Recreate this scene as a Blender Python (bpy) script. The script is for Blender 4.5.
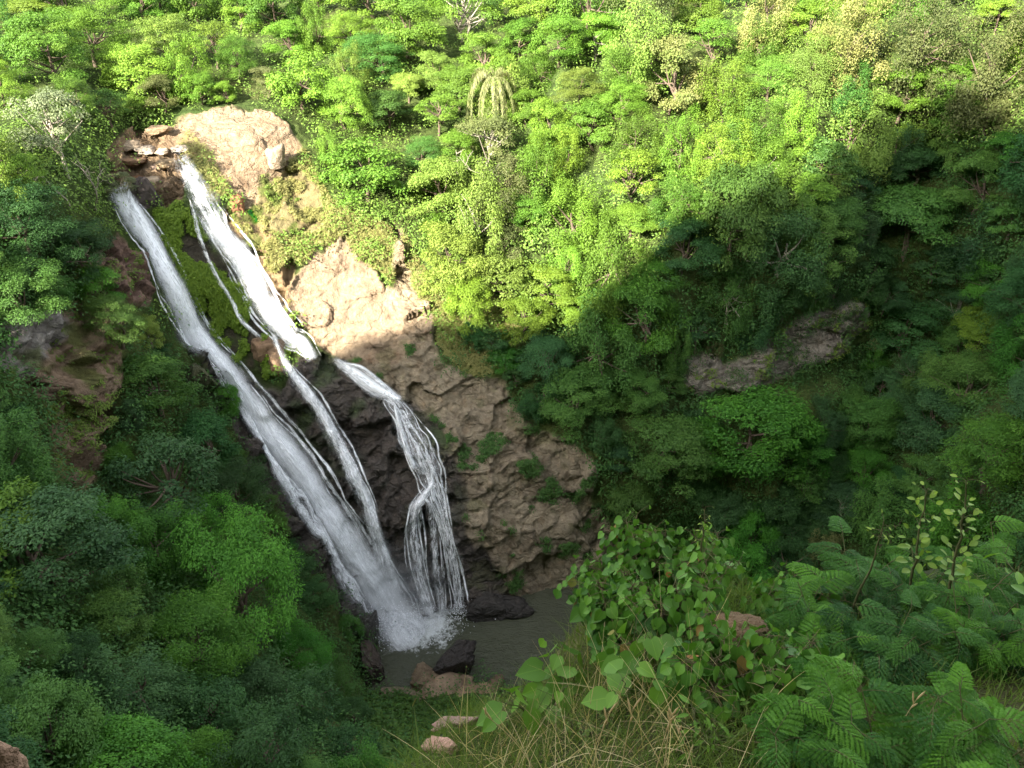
import bpy, math, random
import numpy as np
from mathutils import Vector, Matrix
R_ = math.radians
SC = bpy.context.scene
for o in list(bpy.data.objects): bpy.data.objects.remove(o)
COL = SC.collection

# ------------------------------------------------------------------ camera, sky, sun, exposure
FPX, PITCH = 853.0, R_(32.0)
cam = bpy.data.objects.new('camera', bpy.data.cameras.new('camera'))
COL.objects.link(cam)
cam.data.sensor_width = 36.0
cam.data.lens = FPX * 36.0 / 1024.0
cam.location = (0, 0, 0)
cam.rotation_euler = (math.pi / 2 - PITCH, 0, 0)
cam.data.clip_start = 0.1
cam.data.clip_end = 3000
SC.camera = cam
SUN_DIR = np.array([-0.60, -0.80, 0.0]); SUN_EL = R_(31.0)
SUN_DIR = SUN_DIR / np.linalg.norm(SUN_DIR) * math.cos(SUN_EL); SUN_DIR[2] = math.sin(SUN_EL)
w = bpy.data.worlds.new("World"); SC.world = w; w.use_nodes = True
nt = w.node_tree
sky = nt.nodes.new('ShaderNodeTexSky'); sky.sky_type = 'NISHITA'; sky.sun_disc = False
sky.sun_elevation = SUN_EL; sky.sun_rotation = math.atan2(SUN_DIR[0], SUN_DIR[1])
sky.air_density = 1.0; sky.dust_density = 2.5; sky.ozone_density = 1.0
hs_ = nt.nodes.new('ShaderNodeHueSaturation'); hs_.inputs['Saturation'].default_value = 0.28   # half veiled sky
nt.links.new(sky.outputs[0], hs_.inputs['Color']); nt.links.new(hs_.outputs[0], nt.nodes['Background'].inputs[0])
nt.nodes['Background'].inputs[1].default_value = 0.135
sl = bpy.data.lights.new('sun', 'SUN'); sl.energy = 4.5; sl.angle = R_(0.6); sl.color = (1.0, 0.93, 0.80)
so = bpy.data.objects.new('sun', sl); COL.objects.link(so)
so.rotation_euler = Vector(-SUN_DIR).to_track_quat('-Z', 'Y').to_euler()
SC.view_settings.view_transform = 'Standard'; SC.view_settings.look = 'None'
SC.view_settings.gamma = 1.0; SC.view_settings.use_curve_mapping = False
SC.view_settings.exposure = 2.6
SC.render.engine = 'CYCLES'
SC.cycles.max_bounces = 6; SC.cycles.diffuse_bounces = 3; SC.cycles.glossy_bounces = 2
SC.cycles.transparent_max_bounces = 24; SC.cycles.transmission_bounces = 2; SC.cycles.volume_bounces = 1
SC.cycles.caustics_reflective = False; SC.cycles.caustics_refractive = False
SC.cycles.sample_clamp_indirect = 4.0
SC.cycles.use_denoising = True
SC.cycles.volume_step_rate = 2.0

# ------------------------------------------------------------------ noise and helpers
def _h(ix, iy, iz, s):
    n = (ix * 374761393 + iy * 668265263 + iz * 2147483647 + s * 1274126177) & 0xffffffff
    n = ((n ^ (n >> 13)) * 1274126177) & 0xffffffff
    n = ((n ^ (n >> 16)) * 2246822519) & 0xffffffff
    return ((n ^ (n >> 15)) & 0xffffff) / float(0xffffff)
def vnoise(p, s=0):
    p = np.asarray(p, dtype=np.float64)
    i = np.floor(p).astype(np.int64); f = p - i; f = f * f * (3 - 2 * f)
    x, y, z = i[..., 0], i[..., 1], i[..., 2]; fx, fy, fz = f[..., 0], f[..., 1], f[..., 2]
    L = lambda a, b, t: a + (b - a) * t
    c = [[[_h(x + a, y + b, z + d, s) for d in (0, 1)] for b in (0, 1)] for a in (0, 1)]
    return L(L(L(c[0][0][0], c[1][0][0], fx), L(c[0][1][0], c[1][1][0], fx), fy),
             L(L(c[0][0][1], c[1][0][1], fx), L(c[0][1][1], c[1][1][1], fx), fy), fz)
def fbm(p, o=4, s=0):
    t = 0; a = 0.5; n = 0; p = np.asarray(p, dtype=np.float64)
    for k in range(o):
        t = t + a * vnoise(p, s + k); n += a; a *= 0.5; p = p * 2.03 + 17.1
    return t / n * 2 - 1
def ridged(p, o=4, s=0):
    t = 0; a = 0.5; n = 0; p = np.asarray(p, dtype=np.float64)
    for k in range(o):
        t = t + a * (1 - abs(2 * vnoise(p, s + k) - 1)); n += a; a *= 0.5; p = p * 2.03 + 17.1
    return t / n
def blocks(p, s=0):
    """faceted blocks: every cell of a jittered lattice gets its own height and tilt"""
    p = np.asarray(p, float); i0 = np.floor(p).astype(np.int64); best = np.full(p.shape[:-1], 1e9); val = np.zeros(p.shape[:-1])
    for a in (-1, 0, 1):
        for b in (-1, 0, 1):
            for c in (-1, 0, 1):
                x, y, z = i0[..., 0] + a, i0[..., 1] + b, i0[..., 2] + c
                r = [_h(x, y, z, s + k) for k in range(7)]
                q = [p[..., 0] - x - r[0], p[..., 1] - y - r[1], p[..., 2] - z - r[2]]
                d = q[0] ** 2 + q[1] ** 2 + q[2] ** 2; k = d < best; best = np.where(k, d, best)
                val = np.where(k, (r[3] - .5) + 1.1 * (q[0] * (r[4] - .5) + q[1] * (r[5] - .5) + q[2] * (r[6] - .5)), val)
    return val
def sst(a, b, x):
    t = np.clip((x - a) / (b - a), 0, 1); return t * t * (3 - 2 * t)
def sdf(poly, U, V):                      # signed distance, negative inside
    P = np.array(poly, float); d = np.full(U.shape, 1e9); ins = np.zeros(U.shape, bool)
    for k in range(len(P)):
        ax, ay = P[k - 1]; bx, by = P[k]
        ex, ey = bx - ax, by - ay
        t = np.clip(((U - ax) * ex + (V - ay) * ey) / (ex * ex + ey * ey + 1e-9), 0, 1)
        d = np.minimum(d, (U - ax - t * ex) ** 2 + (V - ay - t * ey) ** 2)
        c = ((ay > V) != (by > V)) & (U < (bx - ax) * (V - ay) / ((by - ay) if by != ay else 1e-9) + ax)
        ins ^= c
    return np.where(ins, -1, 1) * np.sqrt(d)
def mesh_np(name, V, F, mats=(), smooth=True, attrs=None, mi=None):
    V = np.asarray(V, np.float32); F = np.asarray(F, np.int32)
    m = bpy.data.meshes.new(name); k = F.shape[1]
    m.vertices.add(len(V)); m.vertices.foreach_set('co', V.ravel())
    m.loops.add(F.size); m.loops.foreach_set('vertex_index', F.ravel())
    m.polygons.add(len(F)); m.polygons.foreach_set('loop_start', np.arange(0, F.size, k, dtype=np.int32))
    m.polygons.foreach_set('loop_total', np.full(len(F), k, np.int32))
    m.polygons.foreach_set('use_smooth', np.full(len(F), smooth))
    for a in mats: m.materials.append(a)
    if mi is not None: m.polygons.foreach_set('material_index', np.asarray(mi, np.int32))
    m.update(calc_edges=True)
    for n, (dom, arr) in (attrs or {}).items():
        arr = np.asarray(arr, np.float32)
        if arr.ndim == 1:
            a = m.attributes.new(n, 'FLOAT', dom); a.data.foreach_set('value', arr)
        elif arr.shape[1] == 3:
            a = m.attributes.new(n, 'FLOAT_VECTOR', dom); a.data.foreach_set('vector', arr.ravel())
        else:
            a = m.attributes.new(n, 'FLOAT_COLOR', dom); a.data.foreach_set('color', arr.ravel())
    return m
def tag(o, label=None, cat=None, group=None, kind=None):
    if label: o['label'] = label
    if cat: o['category'] = cat
    if group: o['group'] = group
    if kind: o['kind'] = kind
    return o
def obj(name, mesh, parent=None, loc=(0, 0, 0)):
    o = bpy.data.objects.new(name, mesh); COL.objects.link(o); o.location = loc
    if parent: o.parent = parent
    return o
def empty(name, loc=(0, 0, 0), rz=0.0, s=1.0):
    o = bpy.data.objects.new(name, None); COL.objects.link(o)
    o.location = loc; o.rotation_euler = (0, 0, rz); o.scale = (s, s, s) if not hasattr(s, '__len__') else s
    o.empty_display_size = 0.3
    return o
CP, SP = math.cos(PITCH), math.sin(PITCH)
def ray(u, v):                            # world direction through a pixel, unit depth along the view axis
    x = (np.asarray(u, float) - 512) / FPX; y = -(np.asarray(v, float) - 384) / FPX
    return np.stack([x, CP + y * SP, -SP + y * CP], -1)
def proj(P):
    P = np.asarray(P, float); d = P[..., 1] * CP - P[..., 2] * SP
    return 512 + FPX * P[..., 0] / d, 384 - FPX * (P[..., 1] * SP + P[..., 2] * CP) / d, d

# ------------------------------------------------------------------ materials
class N:
    def __init__(s, name):
        s.m = bpy.data.materials.new(name); s.m.use_nodes = True; s.t = s.m.node_tree; s.t.nodes.clear()
        s.out = s.n('OutputMaterial')
    def n(s, typ, **kw):
        x = s.t.nodes.new('ShaderNode' + typ)
        for k, v in kw.items():
            if k in ('i',):
                for a, b in v.items(): s.set(x.inputs[a], b)
            else: setattr(x, k, v)
        return x
    def set(s, inp, v):
        if isinstance(v, bpy.types.NodeSocket): s.t.links.new(v, inp)
        elif hasattr(v, 'outputs'): s.t.links.new(v.outputs[0], inp)
        else: inp.default_value = v
    def mix(s, f, a, b, typ='MIX'):
        x = s.t.nodes.new('ShaderNodeMix'); x.data_type = 'RGBA'; x.blend_type = typ
        s.set(x.inputs[0], f); s.set(x.inputs[6], a); s.set(x.inputs[7], b); return x.outputs[2]
    def math(s, op, a, b=0.0, c=None, clamp=False):
        x = s.n('Math', operation=op, use_clamp=clamp); s.set(x.inputs[0], a); s.set(x.inputs[1], b)
        if c is not None: s.set(x.inputs[2], c)
        return x.outputs[0]
    def ramp(s, f, stops):
        x = s.n('ValToRGB'); s.set(x.inputs[0], f); e = x.color_ramp.elements
        e[0].position, e[0].color = stops[0][0], stops[0][1]; e[1].position, e[1].color = stops[-1][0], stops[-1][1]
        for p, c in stops[1:-1]: q = e.new(p); q.color = c
        return x.outputs[0]
    def noise(s, vec, scale, detail=4, rough=0.55, dist=0.0):
        x = s.n('TexNoise'); s.set(x.inputs['Vector'], vec); x.inputs['Scale'].default_value = scale
        x.inputs['Detail'].default_value = detail; x.inputs['Roughness'].default_value = rough
        x.inputs['Distortion'].default_value = dist; return x.outputs[0]
    def surf(s, sh): s.set(s.out.inputs['Surface'], sh)
def c4(c): return (c[0], c[1], c[2], 1.0)
def attr(b, name, out='Fac'):
    a = b.n('Attribute', attribute_name=name); return a.outputs[out]

def leaf_mat(name, ca, cb, trans=0.24, rough=0.55, spec=0.2, hue=0.014, dry=None):
    b = N(name)
    oi = b.n('ObjectInfo'); t = attr(b, 'tone')
    c = b.mix(t, c4(ca), c4(cb))
    hs = b.n('HueSaturation'); b.set(hs.inputs['Color'], c)
    b.set(hs.inputs['Hue'], b.math('MULTIPLY_ADD', oi.outputs['Random'], hue * 2, 0.5 - hue))
    b.set(hs.inputs['Value'], b.math('MULTIPLY_ADD', b.math('FRACT', b.math('MULTIPLY', oi.outputs['Random'], 7.31)), 0.5, 0.75))
    col = hs.outputs[0]
    if dry:
        col = b.mix(b.math('GREATER_THAN', attr(b, 'dry'), 0.5), col, c4(dry))
    p = b.n('BsdfPrincipled', i={'Base Color': col, 'Roughness': rough, 'Specular IOR Level': spec})
    tr = b.n('BsdfTranslucent', i={'Color': b.mix(0.5, col, (col if False else (0.5, 0.8, 0.1, 1)), 'MULTIPLY')})
    b.set(tr.inputs['Color'], b.mix(1.0, col, (1.25, 1.3, 0.6, 1), 'MULTIPLY'))
    ms = b.n('MixShader', i={0: trans}); b.set(ms.inputs[1], p); b.set(ms.inputs[2], tr)
    b.surf(ms); return b.m
def bark_mat(name, ca, cb, rough=0.85):
    b = N(name); g = b.n('NewGeometry'); tc = b.n('TexCoord')
    n = b.noise(tc.outputs['Object'], 3.0, 5)
    col = b.mix(n, c4(ca), c4(cb))
    bp = b.n('Bump', i={'Strength': 0.5, 'Distance': 0.03, 'Height': b.noise(tc.outputs['Object'], 14.0, 4)})
    p = b.n('BsdfPrincipled', i={'Base Color': col, 'Roughness': rough, 'Specular IOR Level': 0.2, 'Normal': bp.outputs[0]})
    b.surf(p); return b.m
M = {}
# name: (dark tone, light tone)
TONES = {
 'lime green':    ((0.084, 0.165, 0.016), (0.158, 0.262, 0.028)),
 'fresh green':   ((0.056, 0.130, 0.014), (0.116, 0.212, 0.024)),
 'yellow-green':  ((0.108, 0.172, 0.024), (0.175, 0.245, 0.045)),
 'mid green':     ((0.037, 0.098, 0.017), (0.078, 0.164, 0.027)),
 'dark green':    ((0.018, 0.060, 0.016), (0.042, 0.110, 0.026)),
 'blue-green':    ((0.023, 0.070, 0.024), (0.052, 0.122, 0.037)),
 'leaf green':    ((0.030, 0.105, 0.012), (0.072, 0.200, 0.018)),
 'olive green':   ((0.060, 0.080, 0.024), (0.110, 0.125, 0.040)),
 'grey-green':    ((0.100, 0.135, 0.060), (0.190, 0.215, 0.110)),
 'cream-tipped':  ((0.110, 0.155, 0.030), (0.270, 0.260, 0.090)),
}
for k, (a, b_) in TONES.items():
    M[k] = leaf_mat('leaf_' + k.replace(' ', '_').replace('-', '_'), a, b_)
M['bark'] = bark_mat('bark', (0.07, 0.05, 0.035), (0.16, 0.12, 0.09))
M['pale_bark'] = bark_mat('pale_bark', (0.20, 0.17, 0.13), (0.36, 0.32, 0.26))

def rock_mat(name, wetrough=0.28):
    b = N(name); g = b.n('NewGeometry'); P = g.outputs['Position']
    base = attr(b, 'tint', 'Color'); wet = attr(b, 'wet')
    n1 = b.noise(P, 0.35, 6, 0.6); n2 = b.noise(P, 1.9, 6, 0.65); n3 = b.noise(P, 9.0, 4, 0.6)
    f = b.math('ADD', b.math('MULTIPLY', n1, 0.5), b.math('MULTIPLY', n2, 0.5))
    mod = b.ramp(f, [(0.30, (0.35, 0.33, 0.31, 1)), (0.44, (0.78, 0.76, 0.74, 1)), (0.56, (1.08, 1.06, 1.0, 1)), (0.70, (1.6, 1.55, 1.45, 1))])
    col = b.mix(1.0, base, mod, 'MULTIPLY')
    # rust and lichen blotches
    bl = b.math('SMOOTH_MIN', 1.0, b.math('MULTIPLY', b.math('SUBTRACT', b.noise(P, 0.8, 4, 0.6), 0.55), 5.0, clamp=True), 0.1)
    col = b.mix(b.math('MULTIPLY', bl, 0.35), col, b.mix(1.0, col, (1.12, 0.82, 0.62, 1), 'MULTIPLY'))
    mp = b.n('Mapping'); b.set(mp.inputs[0], P); mp.inputs['Rotation'].default_value = (0.3, 0.5, 0.4); mp.inputs['Scale'].default_value = (1, 1, 1.7)
    wn = b.n('TexNoise'); b.set(wn.inputs['Vector'], mp.outputs[0]); wn.inputs['Scale'].default_value = 0.5
    wv = b.n('VectorMath', operation='MULTIPLY_ADD'); b.set(wv.inputs[0], wn.outputs['Color']); wv.inputs[1].default_value = (2.2, 2.2, 2.2); b.set(wv.inputs[2], mp.outputs[0])
    v = b.n('TexVoronoi', feature='DISTANCE_TO_EDGE'); b.set(v.inputs['Vector'], wv.outputs[0]); v.inputs['Scale'].default_value = 0.33
    v2 = b.n('TexVoronoi', feature='DISTANCE_TO_EDGE'); b.set(v2.inputs['Vector'], wv.outputs[0]); v2.inputs['Scale'].default_value = 1.1
    cr = b.math('MULTIPLY', v.outputs[0], 14.0, clamp=True); cr2 = b.math('MULTIPLY', v2.outputs[0], 9.0, clamp=True)
    crk = b.math('MULTIPLY', cr, b.math('MULTIPLY_ADD', cr2, 0.4, 0.6))
    v3 = b.n('TexVoronoi', feature='DISTANCE_TO_EDGE'); b.set(v3.inputs['Vector'], wv.outputs[0]); v3.inputs['Scale'].default_value = 0.13
    crk = b.math('MULTIPLY', crk, b.math('MULTIPLY', v3.outputs[0], 22.0, clamp=True))
    ms_ = b.n('Mapping'); b.set(ms_.inputs[0], P); ms_.inputs['Scale'].default_value = (1.1, 1.1, .12); stn = b.noise(ms_.outputs[0], 0.8, 4, 0.6)
    col = b.mix(b.math('MULTIPLY', b.math('SUBTRACT', stn, 0.52), 4.0, clamp=True), col, b.mix(1.0, col, (0.55, 0.50, 0.46, 1), 'MULTIPLY'))
    frac = attr(b, 'frac')
    crm = b.math('ADD', b.math('MULTIPLY', crk, frac), b.math('SUBTRACT', 1.0, frac))
    col = b.mix(b.math('MULTIPLY_ADD', crm, 0.5, 0.5), b.mix(1.0, col, (0.35, 0.33, 0.3, 1), 'MULTIPLY'), col)
    hgt = b.math('ADD', b.math('MULTIPLY', crm, 0.35), b.math('ADD', b.math('MULTIPLY', n2, 1.0), b.math('MULTIPLY', n3, 0.25)))
    bp = b.n('Bump', i={'Strength': b.math('MULTIPLY_ADD', frac, 0.55, 0.4), 'Distance': 0.5, 'Height': hgt})
    p = b.n('BsdfPrincipled', i={'Base Color': col, 'Normal': bp.outputs[0]})
    b.set(p.inputs['Roughness'], b.math('SUBTRACT', 0.88, b.math('MULTIPLY', wet, 0.5)))
    b.set(p.inputs['Specular IOR Level'], b.math('MULTIPLY_ADD', wet, 0.35, 0.2))
    b.surf(p); return b.m
M['rock'] = rock_mat('rock')
def soil_mat():
    b = N('soil'); g = b.n('NewGeometry'); P = g.outputs['Position']
    base = attr(b, 'tint', 'Color')
    col = b.mix(1.0, base, b.ramp(b.noise(P, 1.2, 6, 0.7), [(0.3, (0.4, 0.4, 0.4, 1)), (0.7, (1.5, 1.5, 1.3, 1))]), 'MULTIPLY')
    bp = b.n('Bump', i={'Strength': 0.8, 'Distance': 0.4, 'Height': b.noise(P, 2.5, 6, 0.7)})
    b.surf(b.n('BsdfPrincipled', i={'Base Color': col, 'Roughness': 0.95, 'Specular IOR Level': 0.1, 'Normal': bp.outputs[0]})); return b.m
M['soil'] = soil_mat()

# ------------------------------------------------------------------ terrain of the gorge
POOL_Z = -75.0
# (u, v, what, metres): 'y' = distance ahead, 'z' = height relative to the eye
CTL = [
 # plateau and slope above the falls
 (-300,-60,'y',120),(0,-60,'y',150),(250,-60,'y',160),(512,-60,'y',165),(780,-60,'y',155),(1024,-60,'y',135),(1324,-60,'y',120),
 (-300,60,'y',84),(0,40,'y',112),(150,20,'y',124),(350,20,'y',126),(512,20,'y',126),(700,20,'y',122),(850,20,'y',116),(1024,20,'y',112),(1324,40,'y',95),
 (60,100,'y',92),(150,100,'y',102),(250,80,'y',110),(350,100,'y',108),(500,100,'y',110),(620,100,'y',106),(720,100,'y',106),(850,100,'y',100),(905,140,'y',108),(960,110,'y',100),(1024,120,'y',96),
 (130,135,'y',97),(160,120,'y',99),(165,165,'y',93),(150,190,'y',87.5),(120,185,'y',87),(195,150,'y',92),
 (215,130,'y',95),(250,120,'y',96),(290,125,'y',97),(240,180,'y',90),(300,180,'y',92.5),(340,230,'y',89),
 (400,180,'y',95.5),(430,250,'y',90),(500,200,'y',95),(500,280,'y',88.5),(600,200,'y',93),(600,300,'y',86.5),(700,200,'y',92),(700,290,'y',87),(800,200,'y',93),(800,290,'y',88.5),(880,280,'y',93),(930,220,'y',97),(1024,220,'y',88),
 # right wall: overhanging rock band
 (730,345,'y',86),(840,330,'y',91),(780,400,'y',85),(860,370,'y',92),(930,330,'y',95),(1000,330,'y',86),
 (640,400,'y',82),(600,440,'y',77.5),(700,450,'y',80.5),(800,480,'y',80),(900,430,'y',84),(1000,430,'y',70),(1060,500,'y',58),(950,520,'y',70),
 (650,520,'y',77.5),(620,562,'z',-75.5),(700,560,'z',-74),(820,570,'z',-73),(760,590,'z',-73),(900,620,'z',-68),(1024,640,'z',-58),
 # falls face
 (118,205,'y',84.5),(150,250,'y',82.5),(185,330,'y',79.8),(230,385,'y',78),(265,430,'y',75.5),(300,490,'y',73),(345,560,'y',71),(385,615,'y',69.5),
 (180,165,'y',90),(215,220,'y',86.5),(250,290,'y',83.5),(300,345,'y',81.2),(200,280,'y',82),(250,350,'y',79.6),
 (320,400,'y',77.2),(360,470,'y',74.5),(390,540,'y',72.3),(410,600,'y',70.3),
 (345,370,'y',80.8),(395,400,'y',79.2),(425,450,'y',76),(445,520,'y',73.5),(458,600,'y',71.2),(460,618,'z',-75.3),
 # pale dome and brown outcrop
 (330,280,'y',86),(350,320,'y',83.4),(410,310,'y',85),(390,350,'y',82),(440,360,'y',81.3),(480,410,'y',79.0),(460,440,'y',77),(520,450,'y',77),(500,520,'y',73.2),(560,490,'y',76),(580,530,'y',75.8),
 (470,614,'z',-75.1),(500,612,'z',-75.1),(540,592,'z',-75.1),(600,579,'z',-75.1),
 # under the pool
 (450,640,'z',-79),(520,630,'z',-79),(420,660,'z',-78),(600,610,'z',-78),(500,680,'z',-77),
 # near shore of the pool and the left bank
 (372,650,'z',-75.2),(376,690,'z',-75.2),(400,640,'z',-75.4),(400,694,'z',-74.9),(440,690,'z',-74.6),(485,684,'z',-74.7),(560,680,'z',-75),(700,680,'z',-72),
 (345,625,'z',-71.5),(350,680,'z',-70.5),(330,600,'z',-68.5),(430,735,'y',48),(500,768,'y',42),(350,768,'y',36),(200,768,'y',33),(60,768,'y',28),(-200,768,'y',23),
 (-300,300,'y',50),(-300,550,'y',36),
 (0,150,'y',78),(0,240,'y',68),(60,200,'y',76),(90,260,'y',76),(30,330,'y',63.5),(80,370,'y',64),(70,440,'y',60.5),(130,330,'y',71.5),(180,400,'y',71),(160,480,'y',62.5),(230,480,'y',68),(260,540,'y',63),(0,450,'y',53),(0,560,'y',42),(120,560,'y',50),(100,660,'y',38),(200,640,'y',45),(290,640,'y',53),(0,660,'y',34),
 (300,720,'y',43),(280,560,'y',65),
 (-300,1000,'y',13),(0,1000,'y',15),(300,1000,'y',18),(512,1000,'y',19),(800,1000,'y',20),(1324,1000,'y',20),(1324,700,'y',38),(1324,400,'y',58),(1324,200,'y',75),(512,860,'y',30),(900,760,'y',40),(1100,860,'y',28),
]
def ctl_xyz():
    u = np.array([c[0] for c in CTL], float); v = np.array([c[1] for c in CTL], float)
    d = ray(u, v); D = np.array([c[3] / (dd[1] if c[2] == 'y' else dd[2]) for c, dd in zip(CTL, d)])
    return u, v, np.log(D)
_cu, _cv, _cd = ctl_xyz()
def _phi(r2): return 0.5 * r2 * np.log(r2 + 1e-9)
def tps_fit(x, y, f, lam=0.002):
    x = x / 300.; y = y / 300.; n = len(x)
    K = _phi((x[:, None] - x) ** 2 + (y[:, None] - y) ** 2) + lam * np.eye(n)
    P = np.stack([np.ones(n), x, y], 1)
    A = np.block([[K, P], [P.T, np.zeros((3, 3))]])
    return np.linalg.solve(A, np.concatenate([f, np.zeros(3)]))
_w = tps_fit(_cu, _cv, _cd)
def depth(u, v):
    sh = np.shape(u); x = np.ravel(u) / 300.; y = np.ravel(v) / 300.; out = np.empty(x.shape)
    cx, cy = _cu / 300., _cv / 300.
    for k in range(0, len(x), 20000):
        a, b = x[k:k + 20000], y[k:k + 20000]
        out[k:k + 20000] = _phi((a[:, None] - cx) ** 2 + (b[:, None] - cy) ** 2) @ _w[:-3] + _w[-3] + _w[-2] * a + _w[-1] * b
    return np.exp(out).reshape(sh)
gu = np.concatenate([np.arange(-340, 90, 5), np.arange(90, 640, 1.6), np.arange(640, 900, 3), np.arange(900, 1364, 5)])
gv = np.concatenate([np.arange(-110, 100, 5), np.arange(100, 640, 1.6), np.arange(640, 720, 2.5), np.arange(720, 1001, 5)])
GU, GV = np.meshgrid(gu, gv)
GD = depth(GU, GV)
GP = ray(GU, GV) * GD[..., None]

# image-plane outlines of the bare places (only a way to say where on the wall they are)
POLY = {
 'dome':   [(168,128),(182,116),(215,109),(262,110),(292,125),(303,150),(290,160),(283,178),(262,178),(250,215),(236,206),(222,178),(205,162),(188,150)],
 'streambed': [(112,150),(128,126),(160,128),(190,140),(205,160),(185,168),(182,200),(168,215),(150,190),(128,190),(112,172)],
 'slab':   [(298,270),(312,248),(322,250),(330,240),(346,234),(352,252),(366,264),(378,284),(392,292),(402,318),(410,350),(395,360),(345,362),(305,340),(288,300),(286,285)],
 'cleft':  [(393,222),(404,228),(403,246),(410,268),(408,286),(419,302),(428,304),(437,322),(436,348),(422,340),(414,345),(402,322),(400,296),(393,262)],
 'lgrey':  [(-10,322),(20,312),(56,318),(72,330),(50,352),(34,376),(8,372),(-10,360)],
 'spur':   [(226,200),(250,212),(275,240),(300,262),(290,300),(305,345),(282,330),(262,290),(240,250),(222,225)],
 'midrock':[(262,178),(300,170),(318,190),(330,215),(320,232),(290,240),(262,225),(250,212)],
 'outcrop':[(345,362),(395,350),(432,330),(446,365),(500,385),(520,420),(572,440),(594,470),(590,500),(612,530),(625,556),(600,582),(545,598),(500,618),(470,618),(440,560),(430,470),(395,400)],
 'dark':   [(300,345),(345,360),(395,392),(440,420),(462,480),(470,540),(505,580),(520,612),(470,625),(380,650),(340,610),(290,530),(250,460),(205,385),(196,358),(240,368),(282,390)],
 'moss':   [(160,215),(182,205),(205,238),(238,275),(262,320),(285,352),(268,378),(232,362),(212,350),(198,318),(178,262)],
 'lwall':  [(-10,322),(20,312),(60,318),(78,300),(95,312),(118,350),(115,400),(100,432),(98,470),(80,492),(58,470),(45,420),(30,380),(5,370)],
 'lipwall':[(70,262),(90,250),(118,230),(140,262),(150,300),(128,312),(100,300),(76,292)],
 'band':   [(682,388),(692,362),(712,350),(722,362),(760,345),(800,318),(842,296),(868,300),(866,322),(838,352),(790,374),(742,394),(720,388),(700,396)],
 'leftedge':[(190,355),(215,352),(260,430),(310,520),(350,600),(385,640),(378,700),(362,690),(368,650),(330,600),(285,530),(235,440)],
}
S = {k: sdf(p, GU, GV) for k, p in POLY.items()}
nz = fbm(GP * 0.22, 4, 3) * 9 + fbm(GP * 0.9, 3, 9) * 4
def m_(k, soft=2.5, grow=0, n=1.0): return 1 - sst(-soft, soft, S[k] + nz * n - grow)
ROCKY = np.maximum.reduce([m_(k) for k in ('dome','streambed','slab','cleft','spur','midrock','outcrop','dark','lwall','lipwall','band','leftedge')])
# albedo of the ground
def C(r, g, b): return np.array([r, g, b], float)
tint = np.zeros(GU.shape + (3,)) + C(0.052, 0.072, 0.022)
tint = tint + (fbm(GP * 0.12, 3, 21)[..., None]) * C(0.02, 0.01, 0.005)
frac = np.zeros(GU.shape); wet = np.zeros(GU.shape)
def paint(k, col, fr=None, wt=None, a=1.0, **kw):
    global tint, frac, wet
    mk = m_(k, **kw) * a
    tint = tint * (1 - mk[..., None]) + np.array(col) * mk[..., None]
    if fr is not None: frac = frac * (1 - mk) + fr * mk
    if wt is not None: wet = wet * (1 - mk) + wt * mk
paint('lwall', C(0.21, 0.150, 0.105), 0.5, 0)
paint('lgrey', C(0.30, 0.275, 0.26), 0.7, 0)
paint('lipwall', C(0.17, 0.11, 0.085), 0.6, 0)
paint('band', C(0.22, 0.20, 0.17), 1.0, 0)
paint('outcrop', C(0.265, 0.222, 0.160), 0.8, 0)
paint('spur', C(0.22, 0.155, 0.09), 0.5, 0)
paint('midrock', C(0.19, 0.155, 0.08), 0.4, 0)
paint('dome', C(0.29, 0.215, 0.145), 0.9, 0)
paint('slab', C(0.28, 0.212, 0.148), 0.6, 0)
paint('cleft', C(0.30, 0.235, 0.165), 0.9, 0)
paint('streambed', C(0.22, 0.155, 0.095), 0.8, 0.2)
paint('moss', C(0.050, 0.095, 0.010), 0.6, 0.3, soft=5)
g = sst(-0.12, 0.15, fbm(GP * np.array([.5, .5, .16]), 4, 55))[..., None] * m_('moss', soft=5)[..., None]
tint = tint * (1 - g) + C(0.050, 0.042, 0.026) * g
paint('leftedge', C(0.045, 0.035, 0.028), 0.8, 0.7)
paint('dark', C(0.075, 0.062, 0.052), 1.0, 0.8, soft=5)
g = sst(0.0, 0.35, fbm(GP * 0.35, 4, 40))[..., None] * m_('dark')[..., None] * (1 - sst(420, 560, GV))[..., None]
tint = tint * (1 - g) + C(0.035, 0.055, 0.014) * g
g = sst(0.12, 0.3, fbm(GP * 0.5, 4, 47))[..., None] * (m_('outcrop') * 0.35 + m_('midrock') + m_('spur') * 0.9 + m_('lwall') * 0.8 + m_('dome', grow=-6) * 0.0)[..., None]
tint = tint * (1 - g) + C(0.085, 0.105, 0.025) * g
# yellowish grass around the dome and slab
GRASSY = [[(236,206),(300,150),(330,200),(400,232),(445,300),(500,300),(520,330),(480,385),(440,345),(434,312),(372,262),(318,240),(300,262),(262,240)]]
for gpoly in GRASSY:
    gm = (1 - sst(-6, 6, sdf(gpoly, GU, GV) + nz))[..., None] * (1 - ROCKY * 0.9)[..., None]
    tint = tint * (1 - gm) + C(0.09, 0.130, 0.025) * gm
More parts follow.
